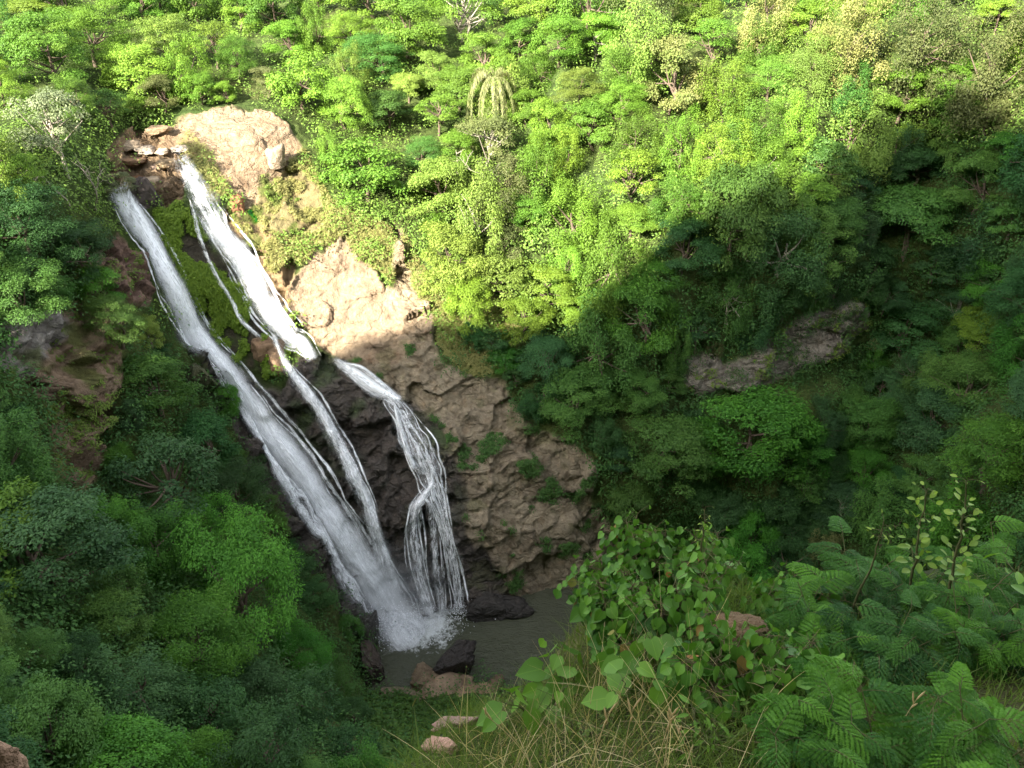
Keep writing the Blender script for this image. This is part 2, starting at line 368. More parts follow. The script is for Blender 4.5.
# relief: broad ledges, blocks, grit
ang = np.stack([GP[..., 0] * 0.75 + GP[..., 2] * 0.5, GP[..., 1], GP[..., 2] * 0.8 - GP[..., 0] * 0.45], -1)
rel = fbm(GP * 0.10, 3, 5) * 1.0
calm = np.maximum.reduce([m_('dome', soft=6), m_('slab', soft=6), m_('midrock', soft=6) * .75, m_('spur', soft=6) * .5, m_('moss', soft=8) * .35])
big = (ridged(ang * 0.20, 3, 11) - 0.55) * 2.2 + (ridged(ang * np.array([1.2, 1.2, 2.2]) * 0.55, 3, 15) - 0.55) * 0.9 + fbm(GP * 1.6, 3, 19) * 0.28
st = GP[..., 2] * 0.9 + GP[..., 0] * 0.35 + fbm(GP * 0.2, 3, 70) * 1.6     # stepped strata
step = (np.abs((st * 0.55) % 1.0 - 0.5) * 2) ** 0.6
wp = ang + np.stack([fbm(GP * .3, 2, 61), fbm(GP * .3, 2, 62), fbm(GP * .3, 2, 63)], -1) * 1.2
blk = blocks(wp * np.array([.22, .3, .36]), 3) * 2.6 + blocks(wp * np.array([.6, .7, 1.0]), 9) * 0.7 + blocks(wp * np.array([1.5, 1.7, 2.3]), 14) * 0.2
dd = rel * 0.5 + ROCKY * ((big * .45 + blk) * (1 - 0.80 * calm) * (1 - .35 * m_('outcrop')) * (1 - .6 * m_('band')) + (step - 0.5) * 0.18)
dd += (1 - ROCKY) * fbm(GP * 0.45, 3, 33) * 0.5
dd += (1 - sst(-4, 10, -S['outcrop'] + 6)) * 0 + sst(500, 580, GU) * sst(10, 40, S['band']) * sst(8, 40, S['outcrop']) * (1 - sst(480, 560, GV)) * fbm(GP * np.array([.13, .04, .045]), 3, 88) * 5.0
poolm = (GP[..., 2] < POOL_Z + 1.5)
dd *= np.where(poolm, 0.45, 1.0)
# overhang under the rock band on the right wall
dd += (1 - sst(-3, 9, S['band'] + 4)) * 0.9
# channel of the left fall: rock rib on its left side
du = np.gradient(GP, axis=1); dv = np.gradient(GP, axis=0)
NR = np.cross(dv, du); NR /= np.linalg.norm(NR, axis=-1, keepdims=True) + 1e-9
NR *= np.where((NR * -GP).sum(-1, keepdims=True) < 0, -1, 1)
TPOS = GP + NR * dd[..., None]
def interp(A, u, v):
    u = np.clip(np.asarray(u, float), gu[0], gu[-1] - 1e-3); v = np.clip(np.asarray(v, float), gv[0], gv[-1] - 1e-3)
    i = np.clip(np.searchsorted(gu, u, 'right') - 1, 0, len(gu) - 2); j = np.clip(np.searchsorted(gv, v, 'right') - 1, 0, len(gv) - 2)
    s = (u - gu[i]) / (gu[i + 1] - gu[i]); t = (v - gv[j]) / (gv[j + 1] - gv[j])
    if A.ndim == 3: s = s[..., None]; t = t[..., None]
    return (A[j, i] * (1 - s) + A[j, i + 1] * s) * (1 - t) + (A[j + 1, i] * (1 - s) + A[j + 1, i + 1] * s) * t
nr, nc = GU.shape
idx = np.arange(nr * nc).reshape(nr, nc)
F = np.stack([idx[:-1, :-1], idx[1:, :-1], idx[1:, 1:], idx[:-1, 1:]], -1).reshape(-1, 4)
fm = ROCKY[:-1, :-1].ravel() > 0.35
mossf = np.maximum(ROCKY, m_('moss', soft=5))[:-1, :-1].ravel() > 0.35
LWf = (np.maximum.reduce([m_('lwall'), m_('lipwall')])[:-1, :-1].ravel() > 0.35)
BDf = (m_('band')[:-1, :-1].ravel() > 0.35)
def piece(name, sel, mat):
    f = F[sel]; used, inv = np.unique(f, return_inverse=True)
    m = mesh_np(name, TPOS.reshape(-1, 3)[used], inv.reshape(-1, 4), [mat], True, {
        'tint': ('POINT', np.concatenate([tint.reshape(-1, 3)[used], np.ones((len(used), 1))], 1)),
        'wet': ('POINT', wet.ravel()[used]), 'frac': ('POINT', frac.ravel()[used])})
    return obj(name, m)
tag(piece('hillside', ~mossf, M['soil']), 'steep forest floor of the gorge under the trees', 'terrain', kind='structure')
tag(piece('cliff', mossf & ~LWf & ~BDf, M['rock']), 'rocky cliff of pale, brown and black wet stone behind the waterfalls', 'terrain', kind='structure')
tag(piece('rock_wall', mossf & LWf, M['rock']), 'reddish bare rock face on the shaded left bank', 'terrain', kind='structure')
tag(piece('rock_ledge', mossf & BDf, M['rock']), 'grey overhanging rock ledge across the shaded right wall', 'terrain', kind='structure')

def unit(x): return x / (np.linalg.norm(x, axis=-1, keepdims=True) + 1e-9)
# ------------------------------------------------------------------ pool
def pool():
    b = N('pool_water'); g = b.n('NewGeometry'); P = g.outputs['Position']
    mp = b.n('Mapping'); b.set(mp.inputs[0], P); mp.inputs['Scale'].default_value = (1.0, 1.8, 1.0)
    h = b.math('ADD', b.noise(mp.outputs[0], 0.9, 3, 0.6, 0.6), b.math('MULTIPLY', b.noise(mp.outputs[0], 3.2, 3, 0.6), 0.5))
    bp = b.n('Bump', i={'Strength': 1.0, 'Distance': 0.35, 'Height': h})
    dist = b.n('VectorMath', operation='DISTANCE'); b.set(dist.inputs[0], P); c = interp(TPOS, 425, 622); dist.inputs[1].default_value = (c[0] , c[1]-1, POOL_Z)
    n = b.noise(P, 1.3, 5, 0.7)
    foam = b.math('SUBTRACT', b.math('MULTIPLY_ADD', n, 8.0, 0.2), dist.outputs['Value'])
    foam = b.math('MULTIPLY', foam, 0.5, clamp=True)
    col = b.mix(b.math('MULTIPLY', foam, 0.95), b.mix(b.noise(P, 0.25, 3), (0.040, 0.045, 0.026, 1), (0.066, 0.070, 0.042, 1)), (0.70, 0.73, 0.72, 1))
    p = b.n('BsdfPrincipled', i={'Base Color': col, 'Normal': bp.outputs[0], 'IOR': 1.33})
    b.set(p.inputs['Roughness'], b.math('MULTIPLY_ADD', foam, 0.6, 0.10)); b.surf(p)
    pts = [(-30, 40), (21, 40), (21, 110), (-30, 110)]
    V = [(x, y, POOL_Z) for x, y in pts]
    tag(obj('pool_water', mesh_np('pool_water', V, [(0, 1, 2, 3)], [b.m], False)), 'dark green plunge pool at the foot of the waterfalls', 'water', kind='structure')
pool()

# ------------------------------------------------------------------ falling water
def water_mat(name, dens, streak=1.0, tintc=(0.93, 0.95, 0.97)):
    b = N(name); uv = b.n('Attribute', attribute_name='flow')
    sx = b.n('SeparateXYZ'); b.set(sx.inputs[0], uv.outputs['Vector'])
    s, l, k = sx.outputs[0], sx.outputs[1], sx.outputs[2]     # metres across, metres along, edge 0..1
    cx = b.n('CombineXYZ'); b.set(cx.inputs[0], b.math('MULTIPLY', s, 3.4 * streak)); b.set(cx.inputs[1], b.math('MULTIPLY', l, 0.22)); b.set(cx.inputs[2], k if False else 0.0)
    cy = b.n('CombineXYZ'); b.set(cy.inputs[0], b.math('MULTIPLY', s, 1.1)); b.set(cy.inputs[1], b.math('MULTIPLY', l, 0.45)); cy.inputs[2].default_value = 5.0
    cz = b.n('CombineXYZ'); b.set(cz.inputs[0], b.math('MULTIPLY', s, 6.0 * streak)); b.set(cz.inputs[1], b.math('MULTIPLY', l, 1.7)); cz.inputs[2].default_value = 9.0
    n1 = b.noise(cx, 1.0, 5, 0.7, 1.1); n2 = b.noise(cy, 1.0, 4, 0.65, 1.2); n3 = b.noise(cz, 1.0, 4, 0.7, 0.9)
    f = b.math('ADD', b.math('MULTIPLY', n1, 0.38), b.math('ADD', b.math('MULTIPLY', n2, 0.37), b.math('MULTIPLY', n3, 0.25)))
    dn = attr(b, 'dens')
    a = b.math('ADD', b.math('MULTIPLY', b.math('SUBTRACT', f, 0.5), 6.5), dn)
    a = b.math('MULTIPLY', b.math('MULTIPLY', a, dens, clamp=True), k, clamp=True)
    d = b.n('BsdfDiffuse', i={'Color': c4(tintc)}); tl = b.n('BsdfTranslucent', i={'Color': c4(tintc)})
    m1 = b.n('MixShader', i={0: 0.22}); b.set(m1.inputs[1], d); b.set(m1.inputs[2], tl)
    t = b.n('BsdfTransparent'); m2 = b.n('MixShader', i={0: a}); b.set(m2.inputs[1], t); b.set(m2.inputs[2], m1); b.surf(m2); return b.m
M['water'] = water_mat('falling_water', 1.0)
M['spray'] = water_mat('fine_spray', 0.55, 0.6)
def smooth_path(pts, n):
    P = np.array(pts, float); t = np.linspace(0, len(P) - 1, n); i = np.clip(t.astype(int), 0, len(P) - 2); f = (t - i)[:, None]
    p0 = P[np.maximum(i - 1, 0)]; p1 = P[i]; p2 = P[i + 1]; p3 = P[np.minimum(i + 2, len(P) - 1)]
    return 0.5 * (2 * p1 + (p2 - p0) * f + (2 * p0 - 5 * p1 + 4 * p2 - p3) * f * f + (3 * p1 - p0 - 3 * p2 + p3) * f ** 3)
def sheet(pts, lift=0.35, bulge=0.5, seed=0, wscale=1.0, dens=0.5, soft=0.85, rel=0.0):
    """pts rows: u, v, width in px, density. Returns verts, faces, flow, dens following the rock."""
    n = int(sum(math.hypot(pts[k + 1][0] - pts[k][0], pts[k + 1][1] - pts[k][1]) for k in range(len(pts) - 1)) / 2.2) + 4
    c = smooth_path([p if len(p) == 4 else p + (dens,) for p in pts], n); W = 15
    tng = np.gradient(c[:, :2], axis=0); tng /= np.linalg.norm(tng, axis=1, keepdims=True) + 1e-9
    nrm = np.stack([tng[:, 1], -tng[:, 0]], 1) * -1
    x = np.linspace(-1, 1, W)
    jag = fbm(np.stack([np.arange(n) * 0.09, np.full(n, seed * 7.7), np.zeros(n)], 1), 3, seed)
    jag2 = fbm(np.stack([np.arange(n) * 0.09, np.full(n, seed * 3.1 + 40), np.zeros(n)], 1), 3, seed)
    half = c[:, 2] * 0.5 * wscale
    off = np.where(x[None] < 0, x[None] * (half * (1 + 0.35 * jag))[:, None], x[None] * (half * (1 + 0.35 * jag2))[:, None])
    U = c[:, 0, None] + nrm[:, 0, None] * off; Vv = c[:, 1, None] + nrm[:, 1, None] * off
    P = interp(TPOS, U, Vv); Pb = interp(GP, U, Vv); NN = interp(NR, U, Vv)
    P = P * 0.15 + Pb * 0.85
    k = 1 - x ** 2
    nf = fbm(np.stack([U * 0.25, Vv * 0.05, np.full(U.shape, seed)], -1), 3, seed + 3)
    P = P + NN * (lift + bulge * k[None] + 0.25 * nf * k[None] + rel)[..., None]
    # always in front of the bumps of the rock below
    PT = interp(TPOS, U, Vv); dlt = np.clip(((PT - P) * NN).sum(-1) + 0.12, 0, 3); q = dlt.copy()
    for k_ in range(1, 7):
        q[k_:] = np.maximum(q[k_:], dlt[:-k_] * (1 - .06 * k_)); q[:-k_] = np.maximum(q[:-k_], dlt[k_:] * (1 - .06 * k_))
    for k_ in range(8):
        q[1:-1] = (q[:-2] + 2 * q[1:-1] + q[2:]) / 4; q[:, 1:-1] = (q[:, :-2] + 2 * q[:, 1:-1] + q[:, 2:]) / 4
    P = P + NN * (q + .15)[..., None]
    seg = np.linalg.norm(np.diff(P[:, W // 2], axis=0), axis=1); L = np.concatenate([[0], np.cumsum(seg)])
    mpx = (interp(GD, c[:, 0], c[:, 1]) / FPX)
    flow = np.stack([off * mpx.mean() + seed * 13.7, np.repeat(L[:, None], W, 1) + seed * 5.1, np.repeat(sst(0, soft, 1 - abs(x))[None], n, 0)], -1)
    endf = np.clip(np.minimum(np.arange(n) / 5.0, (n - 1 - np.arange(n)) / 5.0), 0, 1)
    flow[..., 2] *= endf[:, None]
    ix = np.arange(n * W).reshape(n, W)
    Fq = np.stack([ix[:-1, :-1], ix[1:, :-1], ix[1:, 1:], ix[:-1, 1:]], -1).reshape(-1, 4)
    dn = np.repeat(c[:, 3][:, None], W, 1) - 0.30 * abs(x[None]) ** 2 + .12
    return P.reshape(-1, 3), Fq, flow.reshape(-1, 3), dn.ravel()
def join_sheets(name, lst, mats, mis=None):
    V, Fs, A, Dn, mi = [], [], [], [], []; o = 0
    for k, (v, f, a, d) in enumerate(lst):
        V.append(v); Fs.append(f + o); A.append(a); Dn.append(d); o += len(v); mi += [0 if mis is None else mis[k]] * len(f)
    return mesh_np(name, np.concatenate(V), np.concatenate(Fs), mats, True, {'flow': ('POINT', np.concatenate(A)), 'dens': ('POINT', np.concatenate(Dn))}, mi)
A_ = [(116, 190, 27.6, 0.74), (122, 205, 31.3, 0.82), (146, 240, 31.3, 0.82), (168, 285, 33.1, 0.97), (190, 330, 35.0, 1.22), (207, 352, 33.1, 1.47), (230, 376, 33.1, 1.47), (262, 420, 36.8, 1.27), (300, 472, 40.5, 1.22), (336, 528, 47.3, 1.22), (366, 574, 49.1, 1.27), (388, 610, 49.0, 1.32), (402, 634, 47.6, 1.32), (410, 648, 51.8, 1.12)]
A2 = [(225, 372, 20.4, 1.45), (256, 415, 22.1, 1.45), (296, 468, 27.2, 1.4), (335, 522, 34.2, 1.45), (366, 570, 41.4, 1.45), (392, 614, 46.8, 1.5), (406, 636, 50.4, 1.5), (412, 648, 54.0, 1.3499999999999999)]
A3 = [(232, 395, 11.0, 0.57), (256, 445, 11.0, 0.69), (286, 500, 13.2, 0.52), (318, 548, 15.4, 0.46), (338, 585, 17.6, 0.4), (350, 606, 15.4, 0.34)]
B_ = [(186, 160, 14.7, 0.22), (196, 185, 22.1, 0.22), (208, 212, 27.6, 0.27), (222, 238, 27.6, 0.72), (240, 262, 27.6, 0.72), (258, 292, 25.8, 0.82), (272, 316, 23.9, 0.87), (290, 338, 20.2, 0.72), (302, 344, 18, 0.7), (314, 362, 12, 0.55)]
B0 = [(192,200,6,.3),(200,240,6,.3),(214,275,6,.3),(232,300,6,.4),(244,322,6,.4),(262,340,6,.3)]
B1 = [(272, 336, 8, 0.4), (284, 360, 7.2, 0.56), (300, 382, 8.6, 0.56), (318, 405, 11.5, 0.51), (334, 432, 13.0, 0.46), (350, 458, 14.4, 0.46), (366, 490, 15.8, 0.36), (378, 530, 17.3, 0.31), (386, 570, 20.2, 0.26), (398, 605, 20.2, 0.26)]
B2 = [(340, 440, 8.8, 0.55), (358, 470, 11.0, 0.61), (374, 505, 11.0, 0.61), (386, 545, 11.0, 0.5), (398, 585, 13.2, 0.5)]
C1 = [(332,360,10,.6),(350,372,18,.9),(372,387,20,1.0),(392,396,16,.9),(402,402,14,.6)]
C0 = [(340,364,6,.5),(362,368,8,.5),(382,384,8,.5),(396,396,8,.7)]
C2 = [(382, 392, 13.2, 0.18), (390, 398, 22.0, 0.26), (402, 412, 26.4, 0.11), (412, 432, 35.2, 0.0), (422, 452, 37.4, 0.0), (432, 474, 33.0, 0.0), (440, 495, 26.4, 0.04), (448, 525, 19.8, 0.0), (455, 560, 19.8, -0.04), (460, 590, 19.8, -0.07), (462, 612, 19.8, 0.0)]
C3 = [(396,405,8,.6),(400,425,8,.6),(408,450,8,.5),(416,468,10,.4)]
C4 = [(430, 462, 6.3, 0.3), (432, 478, 7.3, 0.39), (424, 490, 8.4, 0.49), (415, 503, 11.4, 0.35), (413, 530, 16.7, 0.2), (419, 560, 18.8, 0.2), (424, 590, 18.8, 0.25), (428, 612, 20.9, 0.49)]
C5 = [(430, 490, 14, 0.2), (434, 530, 14, 0.15), (438, 570, 14, 0.15), (442, 612, 12, 0.1)]
def strands(path, n, w, spread, seed, dens=0.52, lo=0.0):
    """thin separate threads of water wandering beside one another"""
    r = np.random.RandomState(seed); out = []; P = smooth_path([p[:3] for p in path], len(path) * 4); m = len(P)
    for k in range(n):
        a = int(r.uniform(lo, .55) * m); b = min(m, a + max(6, int(r.uniform(.3, .9) * m))); o = r.uniform(-1, 1) * spread; wob = np.cumsum(r.normal(0, .07, m))
        tg = np.gradient(P[:, :2], axis=0); tg /= np.linalg.norm(tg, axis=1, keepdims=True) + 1e-9
        q = [(P[i, 0] + tg[i, 1] * (o + wob[i]) * P[i, 2] * .5, P[i, 1] - tg[i, 0] * (o + wob[i]) * P[i, 2] * .5, w * r.uniform(.6, 1.4), dens * r.uniform(.75, 1.15)) for i in range(a, b, 2)]
        q = [(x_[0], x_[1], x_[2] * (.35 + .65 * math.sin(math.pi * (i_ + .5) / len(q))) , x_[3]) for i_, x_ in enumerate(q)]
        if len(q) >= 4: out.append(sheet(q, .25 + r.uniform(0, .2), .12, seed * 3 + k, soft=.7))
    return out
def near_water(u, v, pad=4):
    m = np.zeros(np.shape(u), bool)
    for p in (A_, A2, B_, B1, C1, C2):
        for q in smooth_path([x[:3] for x in p], len(p) * 8): m |= (u - q[0]) ** 2 + (v - q[1]) ** 2 < (q[2] * .5 + pad) ** 2
    return m
def fall(name, lab, cat, main, spray):
    r = empty(name, tuple(interp(TPOS, main[0][-1][0], main[0][-1][1])))
    inv = Matrix.Translation(-r.location)
    ls = [sheet(p, 0.25 + 0.2 * k, 0.5, 3 * k + len(p)) for k, p in enumerate(main)]
    ls += [sheet([(q[0], q[1], q[2] * 0.9, q[3] - 0.15) for q in p], 0.65 + 0.1 * k, 0.8, 31 + k) for k, p in enumerate(main)]
    m = join_sheets('falling_sheet', ls, [M['water']]); m.transform(inv); obj('falling_sheet', m, r)
    ST = {'widest': [(A_, 14, 4, .95, 201), (A_[6:], 12, 5, .9, 202)], 'middle': [(B_, 12, 3.2, .95, 203), (B1, 8, 2.6, 1.3, 204)], 'thin ri': [(C2, 16, 2.4, .8, 205), (C4, 7, 2.2, .9, 206), (C1, 5, 2.4, .9, 207), (C5, 5, 2.2, 1.5, 208)]}[lab[:7] if lab[0] == 't' else lab[:6]]
    ls = []
    for a, n_, w_, sp_, sd_ in ST: ls += strands(a, n_, w_, sp_, sd_)
    m = join_sheets('water_strands', ls, [M['water']]); m.transform(inv); obj('water_strands', m, r)
    if spray:
        ls = [sheet([(q[0], q[1], q[2] * w, q[3] * 0.5) for q in p], l, b_, 60 + 5 * k, soft=0.9) for k, (p, w, l, b_) in enumerate(spray)]
        m = join_sheets('spray', ls, [M['spray']]); m.transform(inv); obj('spray', m, r)
    tag(r, lab, cat, 'three streams of the waterfall'); return r
fall('waterfall', 'widest white waterfall, leftmost of three, plunging diagonally into the pool', 'waterfall', [A_, A2, A3], [(A_[3:], 1.3, 0.8, 0.9), (A2, 1.6, 1.1, 1.0)])
fall('waterfall', 'middle waterfall running down beside mossy green rock and the pale slab', 'waterfall', [B_, B0, B1, B2], [(B_, 1.3, 0.6, 0.8), (B1, 1.6, 0.7, 0.7)])
fall('waterfall', 'thin right waterfall splitting in two veils over black rock', 'waterfall', [C1, C0, C2, C3, C4, C5], [(C2, 1.2, 0.5, 0.5), (C4, 1.3, 0.5, 0.5)])
# splash foam and mist at the foot
def mist():
    c = interp(TPOS, 396, 606)
    b = N('mist'); tc = b.n('TexCoord')
    ln = b.n('VectorMath', operation='LENGTH'); b.set(ln.inputs[0], tc.outputs['Object'])
    g = b.math('SUBTRACT', 1.0, ln.outputs['Value'], clamp=True)
    n = b.noise(b.n('NewGeometry').outputs['Position'], 0.35, 3, 0.6)
    d = b.math('MULTIPLY', b.math('MULTIPLY', b.math('POWER', g, 1.3), b.math('MULTIPLY', b.math('SUBTRACT', n, 0.3), 2.5, clamp=True)), 0.16)
    v = b.n('VolumePrincipled', i={'Color': (0.95, 0.97, 1, 1), 'Density': d, 'Anisotropy': 0.2}); b.set(b.out.inputs['Volume'], v)
    import bmesh
    bm = bmesh.new(); bmesh.ops.create_icosphere(bm, subdivisions=3, radius=1.0); m = bpy.data.meshes.new('mist'); bm.to_mesh(m); bm.free(); m.materials.append(b.m)
    o = obj('mist', m, None, (c[0] - 0.2, c[1] - 2.0, POOL_Z + 4.0)); o.scale = (8.5, 5.5, 8.5)
    o.rotation_euler = (0, R_(-22), 0)
    tag(o, 'white spray mist rising where the widest fall hits the pool', 'mist', kind='stuff')
mist()
def splash():
    r = np.random.RandomState(4); V, Fq = [], []
    for cu, cv, n, sx, sz in ((398, 636, 2600, 2.6, 1.5), (429, 615, 500, 1.0, .6), (461, 616, 400, .9, .6), (384, 612, 900, 1.8, 1.6)):
        d = ray(cu, cv); c = d * (POOL_Z / d[2]); c[1] += .5
        p = c + np.stack([r.normal(0, sx, n), r.normal(0, .9, n), np.abs(r.normal(0, sz, n)) * np.exp(-0) + .02], 1)
        s = r.uniform(.03, .11, n) * (1 + (r.rand(n) < .04)) * .75; a = unit(r.normal(size=(n, 3))); b_ = unit(np.cross(a, r.normal(size=(n, 3)))); c3 = np.cross(a, b_)
        q = np.stack([p + (a * k0 + b_ * k1 + c3 * k2) * s[:, None] for k0, k1, k2 in ((1, 0, 0), (-.5, .9, 0), (-.5, -.5, .8), (-.5, -.5, -.8))], 1)
        o = sum(len(x) for x in V); V.append(q.reshape(-1, 3)); ix = np.arange(n) * 4 + o
        Fq.append(np.concatenate([np.stack([ix + i, ix + j, ix + k], 1) for i, j, k in ((0, 1, 2), (0, 2, 3), (0, 3, 1), (1, 3, 2))]))
    b = N('white_drops'); b.surf(b.n('BsdfDiffuse', i={'Color': (.85, .87, .9, 1)}))
    tag(obj('splash', mesh_np('splash', np.concatenate(V), np.concatenate(Fq), [b.m], True)), 'white drops thrown up where the falls meet the pool', 'splash', kind='stuff')
splash()

# ------------------------------------------------------------------ boulders
ICO = {}
def boulder_mesh(name, seed, size, sub=4, rough=0.42, col=(0.25, 0.15, 0.10), wt=0.0, boxy=0.75, fr=0.2):
    import bmesh
    if sub not in ICO:
        bm = bmesh.new(); bmesh.ops.create_icosphere(bm, subdivisions=sub, radius=1.0)
        ICO[sub] = (np.array([v.co[:] for v in bm.verts]), np.array([[v.index for v in f.verts] for f in bm.faces])); bm.free()
    V, Fc = ICO[sub]
    fr = max(fr, .35); L = (np.abs(V) ** (2 + 3 * boxy)).sum(1) ** (1 / (2 + 3 * boxy)); P = V / L[:, None]
    P = P * (1 + rough * fbm(P * 1.3 + seed * 3.3, 4, seed)[:, None] + rough * 0.35 * (ridged(P * 3 + seed, 3, seed) - 0.5)[:, None])
    for k in range(4):
        rs = np.random.RandomState(seed * 10 + k); d = rs.normal(size=3); d /= np.linalg.norm(d)
        t = P @ d; P = P - np.clip(t - rs.uniform(0.55, 0.8), 0, 9)[:, None] * d * 0.85
    P = P * (1 + .10 * blocks(P * 2.6 + seed, seed)[:, None] + .05 * fbm(P * 7 + seed, 3, seed)[:, None])
    P = P * np.array(size)
    n = len(P); tn = np.tile(np.array(list(col) + [1.0]), (n, 1)) * 1.0
    return mesh_np(name, P, Fc, [M['rock']], True, {'tint': ('POINT', tn), 'wet': ('POINT', np.full(n, wt)), 'frac': ('POINT', np.full(n, fr))})
def boulder(u, v, size, lab, rz=0.0, zpos=None, pos=None, group=None, name='boulder', sink=0.3, tilt=(0, 0), **kw):
    if pos is None:
        pos = interp(TPOS, u, v)
        if zpos is not None: d = ray(u, v); pos = d * (zpos / d[2])
    m = boulder_mesh(name, int(u * 7 + v) % 997, size, **kw)
    o = obj(name, m, None, (pos[0], pos[1], pos[2] + size[2] * (0.5 - sink))); o.rotation_euler = (tilt[0], tilt[1], rz)
    return tag(o, lab, 'boulder', group)
gb = 'boulders along the near shore of the pool'
boulder(450, 672, (1.9, 1.2, 3.4), 'tall black wet rock standing in the pool', 0.3, POOL_Z, group=gb, col=(0.05, 0.042, 0.038), wt=0.7, sub=5, boxy=.9, tilt=(0.15, 0.3), fr=1)
boulder(428, 684, (1.7, 1.3, 1.9), 'brown rock leaning against the left of the black wet rock', -0.3, POOL_Z, group=gb, col=(0.20, 0.15, 0.10), sub=5, fr=.6)
boulder(443, 694, (3.2, 1.7, 1.3), 'long low reddish boulder in front of the black wet rock', 0.1, POOL_Z, group=gb, col=(0.26, 0.19, 0.13))
boulder(474, 701, (1.9, 1.5, 1.2), 'orange-brown boulder at the right end of the shore row', 0.5, POOL_Z, group=gb, col=(0.29, 0.20, 0.13))
boulder(398, 700, (2.1, 1.4, 1.0), 'grey-brown flat boulder at the left end of the shore row', 0.2, POOL_Z, group=gb, col=(0.22, 0.165, 0.12))
boulder(416, 704, (1.5, 1.2, 0.9), 'small red-brown boulder between the flat one and the long one', 0.9, POOL_Z + .3, group=gb, col=(0.25, 0.17, 0.12))
boulder(492, 690, (1.4, 1.1, 0.8), 'low dark brown boulder half under the shore bushes', 0.4, POOL_Z, group=gb, col=(0.15, 0.10, 0.07))
boulder(372, 640, (1.1, 1.4, 3.0), 'upright black wet rock at the left edge of the pool', 0.1, POOL_Z, col=(0.05, 0.045, 0.035), wt=0.6, sub=5, boxy=.8, fr=1)
boulder(372, 672, (1.5, 1.8, 3.4), 'dark brown block below the shore shrub, left of the pool', 0.5, POOL_Z, col=(0.06, 0.045, 0.035), wt=0.5, sub=5, boxy=.8, fr=1)
boulder(500, 608, (3.4, 1.8, 2.0), 'black wet boulder at the foot of the right waterfall', 0.1, POOL_Z, col=(0.045, 0.04, 0.036), wt=0.7, sub=5, boxy=.5, fr=1)
boulder(198, 384, (1.7, 1.3, 1.8), 'dark mossy rock knob at the left edge of the widest waterfall', 0.2, col=(0.06, 0.065, 0.03), wt=0.4, sub=5)
boulder(266, 350, (1.2, 0.9, 1.2), 'brown rock between the mossy strip and middle waterfall', 0.5, col=(0.24, 0.16, 0.10), sub=4)
boulder(278, 362, (1.3, 1.0, 2.2), 'narrow brown rock below the mossy strip', 0.1, col=(0.22, 0.15, 0.10), sub=4)
boulder(148, 200, (1.5, 1.4, 2.4), 'dark grey smooth rock at the lip between the two upper falls', 0.4, col=(0.09, 0.075, 0.07), sub=5, boxy=.2, fr=0)
boulder(236, 206, (0.8, 0.7, 1.0), 'rust-red rock at the side of the middle fall', 0.4, col=(0.26, 0.13, 0.075), sub=4)
boulder(275, 162, (1.1, 0.8, 1.5), 'pale loose block under the notch of the upper pale rock', 0.2, col=(0.32, 0.25, 0.18), sub=4, fr=.6)
rs = np.random.RandomState(8)
ls = [(128,150,'pale oval'),(146,146,'cream'),(168,140,'tan'),(132,162,'brown'),(150,158,'grey'),(166,156,'white'),(182,152,'pale grey'),(138,172,'rust'),(156,170,'pale pink'),(150,181,'broad pale'),(134,180,'small tan'),(172,168,'sandy')]
tn = {'pale oval': (.33,.26,.19), 'cream': (.38,.31,.22), 'tan': (.28,.20,.13), 'brown': (.25,.16,.10), 'grey': (.28,.24,.20), 'white': (.45,.38,.3), 'pale grey': (.32,.28,.24), 'rust': (.24,.13,.07), 'pale pink': (.36,.27,.21), 'broad pale': (.37,.30,.22), 'small tan': (.28,.2,.13), 'sandy': (.32,.24,.15)}
where = ['upstream, nearest the left trees','upstream row, left of middle','upstream, right of middle','left side of second row','middle of the stream bed','below the tan one','beside the head of the middle fall','left side of third row','middle of third row','just above the lip of the left fall','at the left end of the lip','above the head of the middle fall']
for (u, v, nme), wv in zip(ls, where):
    boulder(u, v, (rs.uniform(.9, 1.6), rs.uniform(.6, 1.0), rs.uniform(.3, .5)), f'{nme} flat stone in the stream bed, {wv}', rs.uniform(-.4, .4), group='flat stones in the stream above the falls', col=tn[nme], sub=4, boxy=.5, sink=.1, name='stone', fr=0.1)

